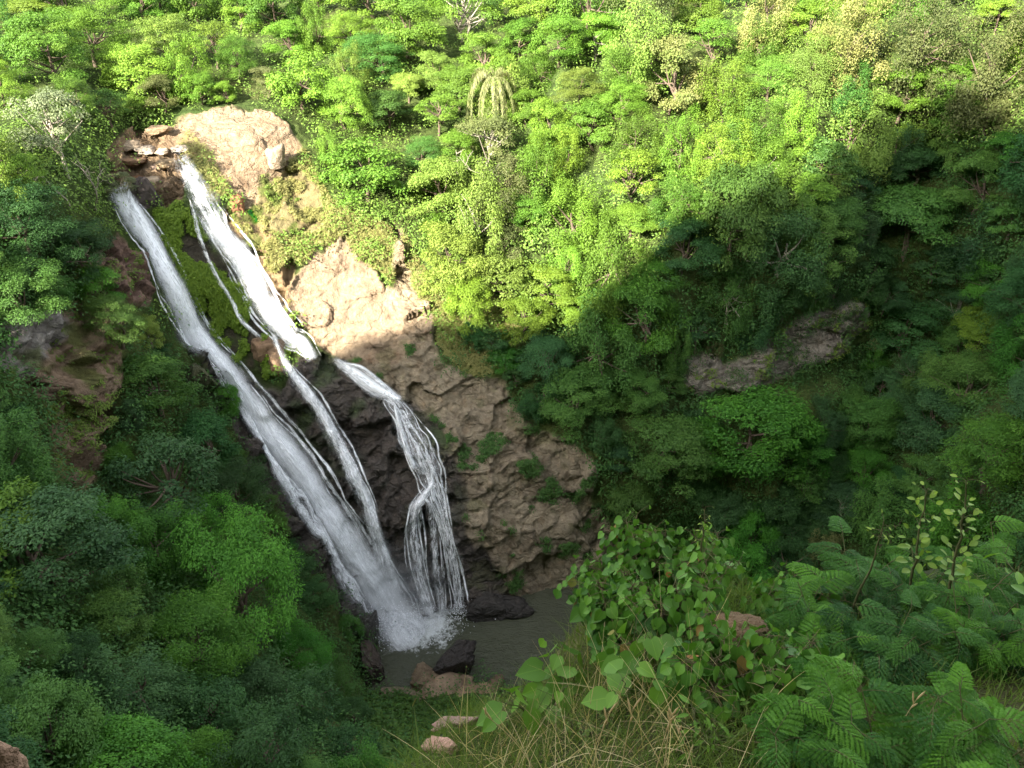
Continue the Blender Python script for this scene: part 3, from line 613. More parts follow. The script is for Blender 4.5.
# ------------------------------------------------------------------ trees
def leaves_mesh(P, Nn, T, s, w=0.5, fold=0.0):
    """diamond leaf quads at P, normal Nn, long axis T, half-length s."""
    B = np.cross(Nn, T); B /= np.linalg.norm(B, axis=1, keepdims=True) + 1e-9
    T = np.cross(B, Nn); s = s[:, None]
    q = np.stack([P - T * s, P + B * s * w + T * s * 0.1 , P + T * s, P - B * s * w + T * s * 0.1], 1)
    q[:, 1] += Nn * s * fold; q[:, 3] += Nn * s * fold
    n = len(P); return q.reshape(-1, 3), np.arange(n * 4).reshape(n, 4)
def unit(x): return x / (np.linalg.norm(x, axis=-1, keepdims=True) + 1e-9)
def crown_data(kind, seed, R=1.0):
    """unit crown (radius about 1 horizontally), origin at its centre. Returns P,N,T,s,tone, clump centres"""
    r = np.random.RandomState(seed)
    if kind == 'round':    nc, m, sq, rc, ls = 64, 560, 0.95, (0.17, 0.32), 0.025
    elif kind == 'spread': nc, m, sq, rc, ls = 46, 640, 0.62, (0.20, 0.36), 0.025
    elif kind == 'drape':  nc, m, sq, rc, ls = 66, 560, 1.50, (0.15, 0.28), 0.025
    elif kind == 'fine':   nc, m, sq, rc, ls = 80, 560, 0.90, (0.15, 0.28), 0.019
    elif kind == 'open':   nc, m, sq, rc, ls = 38, 260, 0.80, (0.17, 0.30), 0.030
    elif kind == 'broad':  nc, m, sq, rc, ls = 46, 260, 0.9, (0.20, 0.34), 0.038
    d = unit(r.normal(size=(nc, 3))); d[:, 2] = np.where(d[:, 2] < (-0.35 if kind in ('spread', 'open') else -0.75), -d[:, 2], d[:, 2])
    if kind == 'drape': d = unit(r.normal(size=(nc, 3)) * np.array([1, 1, .8]))
    lob = 1 + 0.55 * fbm(d * 1.5 + seed, 2, seed)
    rad = r.uniform(0.5, 1.0, nc) ** 0.6 * 0.86 * lob
    c = d * rad[:, None] * np.array([1, 1, sq])
    Ps, Ns, Ts, ss, tn = [], [], [], [], []
    for k in range(nc):
        rr = r.uniform(*rc); mm = int(m * (rr / rc[1]) ** 2 * r.uniform(0.6, 1.2))
        q = unit(r.normal(size=(mm, 3))); q[:, 2] = np.where(q[:, 2] < -0.3, -q[:, 2] * .6, q[:, 2])
        flat = 0.7 if kind != 'spread' else 0.38
        rad2 = r.uniform(0.45, 1.05, mm) ** 0.7
        p = c[k] + q * rr * rad2[:, None] * np.array([1, 1, flat])
        if kind == 'drape':
            p[:, 2] -= r.uniform(0, 1, mm) ** 1.3 * rr * r.choice([1.5, 3.2])
        nn = unit(q * 0.55 + np.array([0, 0, 0.55]) + r.normal(size=(mm, 3)) * 0.42 + d[k] * 0.25)
        tt = unit(q + r.normal(size=(mm, 3)) * 0.6 + np.array([0, 0, -0.5 if kind != 'drape' else -1.6]))
        Ps.append(p); Ns.append(nn); Ts.append(tt); ss.append(ls * r.uniform(0.6, 1.35, mm))
        ct = r.uniform(0, 1); tn.append(np.clip(ct * 0.6 + r.uniform(0, 0.5, mm), 0, 1))
    return np.concatenate(Ps), np.concatenate(Ns), np.concatenate(Ts), np.concatenate(ss), np.concatenate(tn), c
def tube(pts, rad, n=6):
    P = np.array(pts, float); t = unit(np.gradient(P, axis=0)); up = np.where(abs(t[:, 2:3]) > 0.95, np.array([[1., 0, 0]]), np.array([[0., 0, 1]]))
    a = unit(np.cross(t, up)); b = np.cross(t, a); th = np.arange(n) * 2 * math.pi / n
    ring = P[:, None] + (a[:, None] * np.cos(th)[None, :, None] + b[:, None] * np.sin(th)[None, :, None]) * np.array(rad)[:, None, None]
    k = len(P); ix = np.arange(k * n).reshape(k, n)
    Fq = np.stack([ix[:-1], np.roll(ix[:-1], -1, 1), np.roll(ix[1:], -1, 1), ix[1:]], -1).reshape(-1, 4)
    return ring.reshape(-1, 3), Fq
def join(parts):
    V, Fs = [], []; o = 0
    for v, f in parts: V.append(v); Fs.append(f + o); o += len(v)
    return np.concatenate(V), np.concatenate(Fs)
def trunk_data(c, seed, drop=1.6, r0=0.07, limbs=9, spreadz=0.3):
    r = np.random.RandomState(seed + 500); ps = []
    top = np.array([r.uniform(-.1, .1), r.uniform(-.1, .1), spreadz]); base = np.array([r.uniform(-.12, .12), r.uniform(-.12, .12), -drop])
    t = np.linspace(0, 1, 9)[:, None]; wob = np.stack([fbm(np.stack([t[:, 0] * 2, t[:, 0] * 0 + seed, t[:, 0] * 0], 1), 2, seed), fbm(np.stack([t[:, 0] * 2, t[:, 0] * 0, t[:, 0] * 0 + seed], 1), 2, seed + 9), t[:, 0] * 0], 1) * 0.12
    P = base + (top - base) * t + wob * np.sin(t * math.pi); ps.append(tube(P, r0 * (1.25 - 0.95 * t[:, 0]) ** 1.0))
    order = r.permutation(len(c))[:limbs]
    for k in order:
        s = r.uniform(0.45, 0.95); i = s * 8; a = P[int(i)]; e = c[k]; mid = (a + e) / 2 + np.array([0, 0, -0.08]) + r.normal(size=3) * 0.05
        tt = np.linspace(0, 1, 6)[:, None]; Q = (1 - tt) ** 2 * a + 2 * tt * (1 - tt) * mid + tt ** 2 * e
        ps.append(tube(Q, r0 * 0.5 * (1.1 - tt[:, 0]) + 0.004, 5))
    return join(ps)
PROTO = {}
def proto(kind, k):
    key = (kind, k)
    if key not in PROTO:
        P, Nn, T, s, tn, c = crown_data(kind, hash(kind) % 1 + k * 31 + {'round': 1, 'spread': 2, 'drape': 3, 'fine': 4, 'open': 5, 'broad': 6}[kind])
        V, Fq = leaves_mesh(P, Nn, T, s, 0.5 if kind != 'fine' else 0.38, -0.08)
        cm = mesh_np('crown', V, Fq, [M['mid green']], False, {'tone': ('FACE', tn)})
        tv, tf = trunk_data(c, k + 3, limbs=9 if kind != 'open' else 18, r0=0.055 if kind != 'open' else 0.05)
        tm = mesh_np('trunk', tv, tf, [M['bark']], True)
        PROTO[key] = (cm, tm)
    return PROTO[key]
KNAME = {'round': ('broadleaf_tree', 'round-crowned'), 'spread': ('spreading_tree', 'flat-topped'), 'drape': ('vine_draped_tree', 'vine-draped'),
         'fine': ('fine_leaved_tree', 'fine-leaved'), 'open': ('open_crowned_tree', 'open-branched'), 'broad': ('large_leaved_tree', 'large-leaved')}
TREES = []
def add_tree(u, v, r, kind, tone, seed, label=None, name=None, bark='bark', h=None, zs=1.0, fixed=False):
    """crown centre seen at pixel u,v; crown radius r metres."""
    D = float(interp(GD, u, v)); h = h if h is not None else r * {'round': .62, 'broad': .62, 'fine': .6, 'drape': .75, 'spread': .6, 'open': .85}[kind] + 0.3
    vb = v + h * FPX / D * 0.86
    for _ in range(3):
        b = interp(TPOS, u, vb); up, vp, dp = proj(b + np.array([0, 0, h])); vb += (v - vp) ; 
    b = interp(TPOS, u, vb)
    cz = b[2] + h
    if b[2] < POOL_Z - 0.2: return None
    cm, tm = proto(kind, seed % 3)
    k = KNAME[kind]
    root = empty(name or k[0], (b[0], b[1], b[2]), (seed * 2.399) % 6.283, r)
    ex = 1 + .22 * math.sin(seed * 1.7); root.scale = (r * ex, r / ex, r * zs)
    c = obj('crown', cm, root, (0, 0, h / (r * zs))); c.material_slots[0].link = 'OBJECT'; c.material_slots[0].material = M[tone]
    t = obj('trunk', tm, root, (0, 0, h / (r * zs)))
    t.material_slots[0].link = 'OBJECT'; t.material_slots[0].material = M[bark]
    # trunk reaches 1.6 units down; stretch so it just enters the ground
    t.scale = (1, 1, max(0.4, (h / (r * zs) + 0.25) / 1.6)) 
    pu, pv, pd = proj(np.array([b[0], b[1], cz]))
    TREES.append(dict(o=root, u=float(pu), v=float(pv), tone=tone, kind=k[1], label=label, rp=r * FPX / float(pd), r=r))
    return root
CLEAR = [[(104,200),(108,172),(112,150),(128,122),(165,122),(185,108),(262,104),(300,118),(312,150),(330,205),(392,215),(412,222),(430,300),(448,340),(500,380),(530,420),(575,435),(600,470),(600,500),(625,545),(632,560),(600,590),(560,660),(500,700),(370,705),(362,640),(335,590),(290,515),(240,432),(195,372),(150,300),(118,240)],
         POLY['lwall'], [(688,388),(700,360),(735,350),(800,322),(850,302),(866,326),(800,372),(740,394),(715,420),(690,405)], [(50,140),(118,150),(122,200),(60,218)], [(700,400),(740,398),(800,378),(860,345),(862,372),(800,405),(720,425)], [(370,640),(500,640),(500,760),(400,768),(380,730)]]
FORE = [(560,690),(575,600),(640,560),(700,550),(740,590),(790,600),(830,560),(880,560),(940,560),(1024,570),(1100,590),(1100,1000),(470,1000),(430,768),(500,700)]
rng = np.random.RandomState(42)
def clear_ok(u, v, rp, tol=0.55):
    for p in CLEAR:
        if float(sdf(p, np.array(u, float), np.array(v, float))) < rp * tol: return False
    return True
# trees one can point to
SPECIAL = [
 (62,128,4.4,'open','grey-green','pale_bark','pale grey-green tree with bare whitish limbs beside the head of the falls'),
 (126,186,1.9,'open','grey-green','pale_bark','small whitish tree leaning over the lip of the widest waterfall'),
 (30,300,4.4,'fine','mid green','bark','shaded bushy tree directly above the grey rock of the left bank'),
 (25,225,4.5,'fine','dark green','bark','fine-leaved dark tree above the left rock face'),
 (250,595,7.0,'fine','leaf green','bark','largest bright fine-leaved tree left of the foot of the widest waterfall'),
 (205,640,4.6,'fine','leaf green','bark','bushy tree adjoining the largest bright tree on its lower left'),
 (352,628,1.8,'open','mid green','bark','small shrubby tree on the black rock at the left edge of the pool'),
 (738,440,6.4,'round','leaf green','bark','rounded tree standing out below the grey rock ledge of the right wall'),
 (968,330,3.8,'spread','lime green','bark','bright layered tree alone in the dark at the right edge'),
 (990,455,6.0,'fine','leaf green','bark','large billowing tree at the right edge above the near bank'),
 (730,212,6.2,'round','mid green','bark','dark-topped round tree at the edge of the sunlight, left of the ridge'),
 (900,335,5.2,'round','dark green','bark','deep shade tree right of the grey rock ledge'),
 (905,215,6.4,'spread','mid green','bark','broad tiered tree in the half shade of the right-hand hollow'),
 (847,135,4.4,'drape','yellow-green','bark','sunlit yellow-green column of vines on the ridge beside the dark hollow'),
 (848,45,5.0,'drape','cream-tipped','bark','cream flowering tree on the crest of the right-hand ridge'),
 (668,78,5.4,'round','cream-tipped','bark','pale blossom-topped tree in the middle of the sunlit slope'),
 (765,14,4.4,'drape','cream-tipped','bark','cream-tipped tree at the top edge, right of centre'),
 (488,138,4.2,'open','olive green','pale_bark','grey-green tree with pale forked trunk right below the palm'),
 (466,8,4.6,'open','fresh green','pale_bark','tree with white bare forked trunk at the top edge'),
 (908,40,5.6,'drape','olive green','bark','brownish creeper-covered tree at the top right'),
 (985,70,5.6,'drape','olive green','bark','dull olive tree in the top right corner'),
 (15,540,3.6,'broad','lime green','bark','bright large-leaved tree at the left edge in the shade'),
 (180,480,5.4,'open','blue-green','bark','dark feathery tree in the middle of the left bank'),
 (150,332,1.7,'round','yellow-green','bark','small sun-touched bush left of the widest waterfall'),
 (110,320,3.0,'fine','mid green','bark','shaded tree under the rock wall left of the widest fall'),
 (60,560,5.2,'round','blue-green','bark','blue-green rounded tree above the lower left corner'),
 (300,655,3.4,'fine','leaf green','bark','bright bush between the largest bright tree and the pool'),
 (748,530,4.2,'round','leaf green','bark','bright small round tree beside the near bushes, above the pool outlet'),
 (235,400,2.4,'round','leaf green','bark','green tree hanging at the left edge of the widest waterfall halfway down'),
 (410,30,5.4,'round','fresh green','bark','full round tree at the top, left of the white forked trunk'),
]
for k, (u, v, r, kd, tn, bk, lb) in enumerate(SPECIAL): add_tree(u, v, r, kd, tn, k * 5 + 1, lb, bark=bk)
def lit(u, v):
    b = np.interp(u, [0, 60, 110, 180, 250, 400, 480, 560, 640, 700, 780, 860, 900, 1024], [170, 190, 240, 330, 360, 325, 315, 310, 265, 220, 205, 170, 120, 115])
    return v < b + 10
tries = 0
while len(TREES) < 296 and tries < 30000:
    tries += 1
    u, v = rng.uniform(-35, 1060), rng.uniform(-22, 790)
    if float(sdf(FORE, np.array(u), np.array(v))) < 8: continue
    D = float(interp(GD, u, v)); base = 3.7 + 1.2 * sst(110, 160, D) - 0.9 * (1 - sst(50, 80, D))
    r = base * rng.uniform(0.72, 1.38)
    rp = r * FPX / D
    if not clear_ok(u, v, rp, 0.72):
        r *= 0.5; rp *= 0.5
        if not clear_ok(u, v, rp, 0.9): continue
    ok = all((t['u'] - u) ** 2 + ((t['v'] - v) * 1.08) ** 2 > (0.57 * (t['rp'] + rp)) ** 2 for t in TREES)
    if not ok: continue
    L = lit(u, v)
    if L: tone = rng.choice(['lime green', 'fresh green', 'yellow-green', 'mid green', 'olive green'], p=[.40, .28, .18, .07, .07])  # sunlit zone: brighter, yellower greens, sunlight put into the leaf colour
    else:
        tone = rng.choice(['mid green', 'dark green', 'blue-green', 'leaf green', 'olive green'], p=[.38, .27, .19, .13, .03])  # shadow zone: darker, bluer greens, shade put into the leaf colour
    if u > 560: kd = rng.choice(['round', 'drape', 'spread', 'fine', 'open', 'broad'], p=[.34, .38, .05, .15, .02, .06])
    else: kd = rng.choice(['round', 'drape', 'spread', 'fine', 'open', 'broad'], p=[.44, .18, .06, .22, .03, .07])
    if D < 55 and kd == 'broad': kd = 'fine'
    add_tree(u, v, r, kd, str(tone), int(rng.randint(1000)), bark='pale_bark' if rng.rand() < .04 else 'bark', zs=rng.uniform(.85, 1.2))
print('TREES', len(TREES), 'tries', tries)
LAND = [
 (60,15,'in the top left corner'),(190,40,'at the top above the stream bed'),(320,30,'at the top above the upper pale rock'),(560,20,'at the top, right of centre'),(680,20,'at the top between the two cream trees'),(960,15,'in the top right corner'),
 (40,90,'above the pale bare-limbed tree'),(150,95,'just above the stream bed'),(260,80,'just above the upper pale rock'),(340,130,'right of the upper pale rock'),(400,100,'between the upper pale rock and the palm'),(540,95,'right of the palm'),
 (400,190,'above the narrow bare cleft'),(480,200,'below the palm'),(470,270,'right of the sunlit slab'),(560,230,'on the sunlit slope in the centre'),(640,170,'left of the dark-topped tree'),(760,110,'left of the vine column'),(780,190,'below the vines on the ridge'),
 (950,140,'in the dark hollow at the right'),(990,230,'at the right edge, upper middle'),(850,240,'in the shade above the rock ledge'),(740,310,'right above the grey rock ledge'),(640,300,'on the shadow edge above the outcrop'),(560,350,'in shade above the brown outcrop'),
 (650,400,'right of the brown outcrop'),(840,410,'below the grey rock ledge'),(950,400,'at the right edge, middle'),(640,500,'beside the low end of the outcrop'),(820,500,'at the dark valley floor'),(900,540,'behind the near right bushes'),(720,590,'behind the heart-leaved bushes'),
 (30,170,'on the left edge by the bare-limbed tree'),(60,260,'above the left rock face'),(150,380,'left of the widest fall, upper part'),(220,450,'left of the widest fall, middle part'),(130,440,'right of the red rock face'),(20,440,'left of the red rock face'),
 (60,510,'below the red rock face'),(150,560,'left of the largest bright tree'),(40,640,'at the left edge, lower part'),(130,680,'in the lower left'),(240,720,'below the largest bright tree'),(340,720,'at the bottom left of the shore boulders'),(40,750,'in the bottom left corner'),(300,560,'beside the foot of the widest fall')]
groups = {}
for t in TREES:
    if t['label']:
        tag(t['o'], t['label'], 'tree', 'trees on the gorge walls'); continue
    z = min(LAND, key=lambda l: (l[0] - t['u']) ** 2 + (l[1] - t['v']) ** 2)[2]
    groups.setdefault((t['tone'], t['kind'], z), []).append(t)
ORD = ['', 'second', 'third', 'fourth', 'fifth', 'sixth', 'seventh']
for (tn, kd, z), L in groups.items():
    L.sort(key=lambda t: t['u']); n = len(L)
    for i, t in enumerate(L):
        if n == 1: lb = f'{tn} {kd} tree {z}'
        else: lb = (('leftmost' if i == 0 else 'rightmost' if i == n - 1 else ORD[i] + ' from left') + f' of {("two","three","four","five","six")[n-2]} {tn} {kd} trees {z}')
        tag(t['o'], lb, 'tree', 'trees on the gorge walls')

# drooping palm
def palm(u, v):
    b = interp(TPOS, u, v + 38); r = empty('palm_tree', tuple(b)); H = 5.6
    z = np.linspace(-.5, H, 9); tr = tube(np.stack([0.12 * np.sin(z), z * 0, z], 1), np.linspace(.22, .14, 9), 8)
    obj('trunk', mesh_np('trunk', *tr, [M['pale_bark']], True), r)
    rs = np.random.RandomState(5); P, Nn, T, s, tn = [], [], [], [], []; rach = []
    for k in range(13):
        a = k * 2.399; L = rs.uniform(4.2, 5.6); o = np.array([math.cos(a), math.sin(a), 0]); t = np.linspace(0, 1, 46)
        arch = np.stack([o[0] * L * 0.62 * np.sin(t * 1.7), o[1] * L * 0.62 * np.sin(t * 1.7), H + L * (0.55 * t * (1 - t) * 2 * (0.9 if k % 3 else 1.6) - 0.95 * t ** 1.6)], 1)
        rach.append(tube(arch[::5], np.linspace(.035, .01, 10), 4)); side = np.array([-o[1], o[0], 0])
        for sg in (-1, 1):
            for q in range(4):
                P.append(arch + side * sg * 0.22 + rs.normal(size=arch.shape) * .05 + np.array([0, 0, -.4])); m = len(arch)
                T.append(unit(side * sg * 0.5 + np.array([0, 0, -1.0]) + rs.normal(size=(m, 3)) * .15)); Nn.append(unit(o + side * sg * .5 + rs.normal(size=(m, 3)) * .3)); s.append(np.full(m, .62) * (1 - .45 * t) * rs.uniform(.6, 1.1, m)); tn.append(rs.uniform(0, 1, m))
    V, Fq = leaves_mesh(*[np.concatenate(x) for x in (P, Nn, T)], np.concatenate(s), .09)
    obj('frond', mesh_np('frond', V, Fq, [M['palm']], False, {'tone': ('FACE', np.concatenate(tn))}), r)
    obj('frond_stalk', mesh_np('frond_stalk', *join(rach), [M['stalk']], True), r)
    tag(r, 'drooping palm with faded hanging fronds in the sunlit canopy', 'palm')
M['palm'] = leaf_mat('leaf_palm', (0.10, 0.13, 0.05), (0.26, 0.27, 0.12), rough=.4)
M['stalk'] = bark_mat('frond_stalk', (.09, .11, .04), (.16, .17, .07))
palm(494, 88)

# bare and pale trunks that show between the crowns
def snag(u, v, H, lab, lean=(0, 0), seed=0, spread=.5, col='pale_bark', r0=.16, name='bare_tree'):
    b = interp(TPOS, u, v); rs = np.random.RandomState(seed); ps = []
    def br(p, d, L, r, lv):
        n = 6; pts = [p]
        for k in range(n): d = unit(d + rs.normal(size=3) * .16 + np.array([0, 0, .05])); p = p + d * L / n; pts.append(p)
        ps.append(tube(pts, np.linspace(r, r * .5, n + 1), 6))
        if lv:
            for q in range(3): br(pts[-1 - q], unit(d + rs.normal(size=3) * spread), L * .62, r * .52, lv - 1)
    root = empty(name, tuple(b)); br(np.array([0., 0, -.6]), unit(np.array([lean[0], lean[1], 1.])), H * .5, r0, 3)
    obj('trunk', mesh_np('trunk', *join(ps), [M[col]], True), root); tag(root, lab, 'tree')
snag(68, 200, 8, 'leafless white forked tree in front of the pale tree by the lip', (-.3, -.6), 3, .6, r0=.2)
snag(92, 206, 7, 'crooked white branch reaching over the head of the left fall', (.7, -.8), 8, .5, r0=.13)
snag(486, 190, 7, 'pale twisted bare trunk on the sunlit slope under the palm', (.1, -.7), 5, .6, r0=.15)
snag(468, 42, 6.5, 'white bare forked trunk near the top edge', (.1, -.4), 12, .5, r0=.13)

# ------------------------------------------------------------------ undergrowth, creepers and grass tufts (stuff)
def scatter(n, mask, seed, ub=(-60, 1100), vb=(-60, 800)):
    r = np.random.RandomState(seed); u = r.uniform(*ub, n); v = r.uniform(*vb, n)
    k = mask(u, v, r) ; return u[k], v[k]
def not_rock(u, v, r):
    k = (interp(np.maximum(ROCKY, 0), u, v) < 0.3) & (sdf(POLY['moss'], u, v) > 3) & ~near_water(u, v)
    P = interp(TPOS, u, v); return k & (P[:, 2] > POOL_Z + .3) & (sdf(FORE, u, v) > -30)
def clumps(name, u, v, rad, per, ls, mat, seed, lab, tone_shift=0, flat=.8, droop=0.3, cat='undergrowth', w=.5, up=.6):
    r = np.random.RandomState(seed); n = len(u); P0 = interp(TPOS, u, v); N0 = interp(NR, u, v)
    R = r.uniform(rad[0], rad[1], n); q = unit(r.normal(size=(n, per, 3))); q += N0[:, None] * .5 
    P = P0[:, None] + q * (R[:, None] * r.uniform(.4, 1, (n, per)))[..., None] * np.array([1, 1, flat]) + N0[:, None] * (R * .3)[:, None, None]
    Nn = unit(q * .5 + N0[:, None] * .4 + np.array([0, 0, up]) + r.normal(size=q.shape) * .4); T = unit(q + r.normal(size=q.shape) * .6 - np.array([0, 0, droop]))
    s = np.repeat(np.clip(R, .6, 1.4)[:, None], per, 1) * r.uniform(.6, 1.3, (n, per)) * ls
    tn = np.clip(r.uniform(0, 1, n)[:, None] * .7 + r.uniform(0, .4, (n, per)), 0, 1)
    V, Fq = leaves_mesh(P.reshape(-1, 3), Nn.reshape(-1, 3), T.reshape(-1, 3), s.ravel(), w)
    return tag(obj(name, mesh_np(name, V, Fq, [mat], False, {'tone': ('FACE', tn.ravel())})), lab, cat, kind='stuff')
M['under_lit'] = leaf_mat('leaf_undergrowth_sunlit_tone', (0.080, 0.148, 0.024), (0.160, 0.240, 0.042))  # undergrowth leaf colour brightened for the sunlit side of the shadow line
M['under_dark'] = leaf_mat('leaf_undergrowth_shaded_tone', (0.023, 0.064, 0.015), (0.060, 0.130, 0.026))  # same undergrowth with shade put into a darker leaf colour
M['moss'] = leaf_mat('leaf_moss', (0.070, 0.125, 0.010), (0.125, 0.190, 0.016), trans=.2)
M['drygreen'] = leaf_mat('leaf_dry_green', (0.13, 0.14, 0.04), (0.24, 0.22, 0.08))
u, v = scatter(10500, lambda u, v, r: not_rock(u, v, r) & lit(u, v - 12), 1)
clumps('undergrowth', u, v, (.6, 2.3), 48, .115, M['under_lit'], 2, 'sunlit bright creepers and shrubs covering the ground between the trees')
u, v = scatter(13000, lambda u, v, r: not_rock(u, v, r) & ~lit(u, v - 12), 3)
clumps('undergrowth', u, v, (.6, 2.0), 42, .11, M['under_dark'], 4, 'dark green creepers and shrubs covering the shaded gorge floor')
u, v = scatter(60000, lambda u, v, r: (sdf(POLY['moss'], u, v) < 4) & (fbm(interp(TPOS, u, v) * np.array([.5, .5, .16]), 4, 55) < -.02) & (r.uniform(0, 1, len(u)) < .6) & ~near_water(u, v, 0), 5, (150, 300), (190, 390))
clumps('moss', u, v, (.15, .55), 12, .24, M['moss'], 6, 'bright wet moss and ferns on the rock between the two upper falls', cat='moss', droop=1.2)
def patchy(keys, thr, grow=0):
    def f(u, v, r):
        P = interp(TPOS, u, v); k = fbm(P * .45, 3, 47) > thr; s = np.min([sdf(POLY[q], u, v) for q in keys], 0) < grow
        return k & s & ~near_water(u, v, 2) & (interp(wet, u, v) < .4) & (P[:, 2] > POOL_Z + .6)
    return f
u, v = scatter(26000, patchy(('midrock', 'spur', 'lwall', 'lipwall', 'band'), .12, 2), 7, (0, 880), (160, 620))
clumps('rock_plants', u, v, (.15, .5), 18, .16, M['under_lit'], 8, 'small green plants rooted in the cracks of the brown rocks', cat='rock plants')
u, v = scatter(26000, patchy(('outcrop',), .27, 0), 27, (340, 640), (330, 620))
clumps('rock_plants', u, v, (.2, .6), 20, .16, M['under_dark'], 28, 'dark green tufts rooted in the brown outcrop beside the right waterfall', cat='rock plants')
u, v = scatter(26000, lambda u, v, r: (sdf(GRASSY[0], u, v) < 2) & (interp(ROCKY, u, v) < .5), 9, (220, 530), (140, 400))
clumps('grass', u, v, (.15, .45), 10, .4, M['drygreen'], 10, 'yellowish green grass around the pale slab', cat='grass', w=.16, droop=-1.0)
u, v = scatter(9000, lambda u, v, r: ((sdf(POLY['midrock'], u, v) < 2) | (sdf(POLY['spur'], u, v) < -1)) & (fbm(interp(TPOS, u, v) * .5, 3, 12) > .2) & ~near_water(u, v, 3), 19, (215, 340), (165, 350))
clumps('grass', u, v, (.15, .5), 14, .32, M['drygreen'], 20, 'brownish green grass on the ledges between the two pale rocks', cat='grass', w=.2, droop=-.8)
u, v = scatter(900, lambda u, v, r: (sdf([(190,135),(214,160),(228,195),(210,200),(196,170),(180,160)], u, v) < 2), 11, (170, 240), (120, 210))
clumps('grass', u, v, (.3, .7), 14, .5, M['drygreen'], 12, 'tuft of dry grass beside the head of the middle fall', cat='grass', w=.1, droop=-1.0)
u, v = scatter(800, lambda u, v, r: (sdf(POLY['band'], u, v) < 6) & (fbm(interp(TPOS, u, v) * .3, 3, 5) > .02), 17, (670, 880), (285, 400))
clumps('undergrowth', u, v, (.3, 1.1), 30, .13, M['under_dark'], 18, 'dark creepers hanging over the grey rock ledge', droop=1.5)
u, v = scatter(2400, lambda u, v, r: (sdf([(365,700),(480,706),(510,730),(520,800),(370,800)], u, v) < 2), 13, (350, 540), (690, 810))
clumps('grass', u, v, (.5, 1.1), 22, .22, M['mid green'], 14, 'green bushes and grass on the near shore behind the boulders', cat='grass')

# ------------------------------------------------------------------ near bank (camera side) and the ridge behind
def bank_z(x, y):
    x = np.asarray(x, float); y = np.asarray(y, float)
    k = 0.92 - 0.44 * sst(-0.2, 1.4, x)
    ye = 2.6 + 3.7 * sst(-1.5, -0.35, x) + 0.35 * np.sin(x * 1.7) - 3.5 * sst(5.5, 8.5, x)
    yy = np.maximum(y, -2.0)
    z = -1.62 - 1.32 * np.minimum(yy, 2.0) - k * np.maximum(np.minimum(yy, ye) - 2.0, 0) - 2.7 * np.maximum(yy - ye, 0)
    z = z + 0.12 * fbm(np.stack([x * .9, y * .9, x * 0], -1), 4, 77) * sst(-1, 2, y)
    return z
def bank_hit(u, v):
    d = ray(u, v); lo, hi = 0.5, 30.0
    for t in np.arange(1.0, 30, .1):
        p = d * t
        if p[2] < bank_z(p[0], p[1]): 
            return p
    return d * 9
def near_bank():
    xs = np.concatenate([np.arange(-14, -4, .5), np.arange(-4, 9, .08), np.arange(9, 20, .5)]); ys = np.concatenate([np.arange(-10, 0, .5), np.arange(0, 8, .08), np.arange(8, 22, .5)])
    X, Y = np.meshgrid(xs, ys); Z = bank_z(X, Y); n0, n1 = X.shape
    ix = np.arange(n0 * n1).reshape(n0, n1); Fq = np.stack([ix[:-1, :-1], ix[:-1, 1:], ix[1:, 1:], ix[1:, :-1]], -1).reshape(-1, 4)
    t = fbm(np.stack([X, Y, Z], -1) * .8, 4, 90)[..., None]
    tn = C(0.060, 0.064, 0.026) + t * C(0.05, 0.035, 0.015)
    tag(obj('ground', mesh_np('ground', np.stack([X, Y, Z], -1).reshape(-1, 3), Fq, [M['soil']], True, {'tint': ('POINT', np.concatenate([tn.reshape(-1, 3), np.ones((n0 * n1, 1))], 1))})), 'steep earth bank below the viewpoint', 'ground', kind='structure')
near_bank()
# the hill behind the viewpoint, whose crest casts the evening shade over the gorge
SH = [(-40,150,1),(30,175,1),(75,240,1),(120,370,0),(180,392,0),(240,395,0),(300,362,0),(400,322,0),(440,330,0),(500,335,0),(570,328,0),(640,275,0),(700,232,0),(780,212,0),(835,192,0),(870,150,0),(940,102,0),(1010,115,0),(1060,115,0)]
YC = -45.0
def crest():
    pts = []
    for u, v, up in SH:
        p = interp(GP, u, v) + np.array([0, 0, up]); t = (p[1] - YC) / -SUN_DIR[1]; pts.append(p + SUN_DIR * t)
    P = np.array(pts); return P[np.argsort(P[:, 0])]
CR = crest(); print('CREST', np.round(CR[:, [0, 2]], 1).tolist())
def ridge():
    xs = np.arange(-260, 110, .8); zc = np.interp(xs, CR[:, 0], CR[:, 2])
    zc = zc + np.where(xs > CR[-1, 0], (xs - CR[-1, 0]) * .3, 0) + fbm(np.stack([xs * .22, xs * 0, xs * 0], 1), 5, 5) * 2.6
    prof = [(-9.9, None), (-28, -44.0), (-42, -16), (YC, 0.0), (-50, -1), (-70, -10), (-110, -30)]
    rows = []
    for y, dz in prof:
        z = np.minimum(zc - 75, -2.0) if dz is None else zc + dz
        rows.append(np.stack([xs, np.full(xs.shape, y), z], 1))
    foot = rows[0].copy(); foot[:, 2] -= 60; rows = [foot] + rows
    P = np.stack(rows); n0, n1 = P.shape[:2]; ix = np.arange(n0 * n1).reshape(n0, n1)
    Fq = np.stack([ix[:-1, :-1], ix[:-1, 1:], ix[1:, 1:], ix[1:, :-1]], -1).reshape(-1, 4)
    tn = np.tile(np.array([.05, .09, .03, 1.]), (n0 * n1, 1))
    tag(obj('ridge', mesh_np('ridge', P.reshape(-1, 3), Fq, [M['soil']], True, {'tint': ('POINT', tn)})), 'wooded ridge rising behind the viewpoint', 'hill', kind='structure')
ridge()

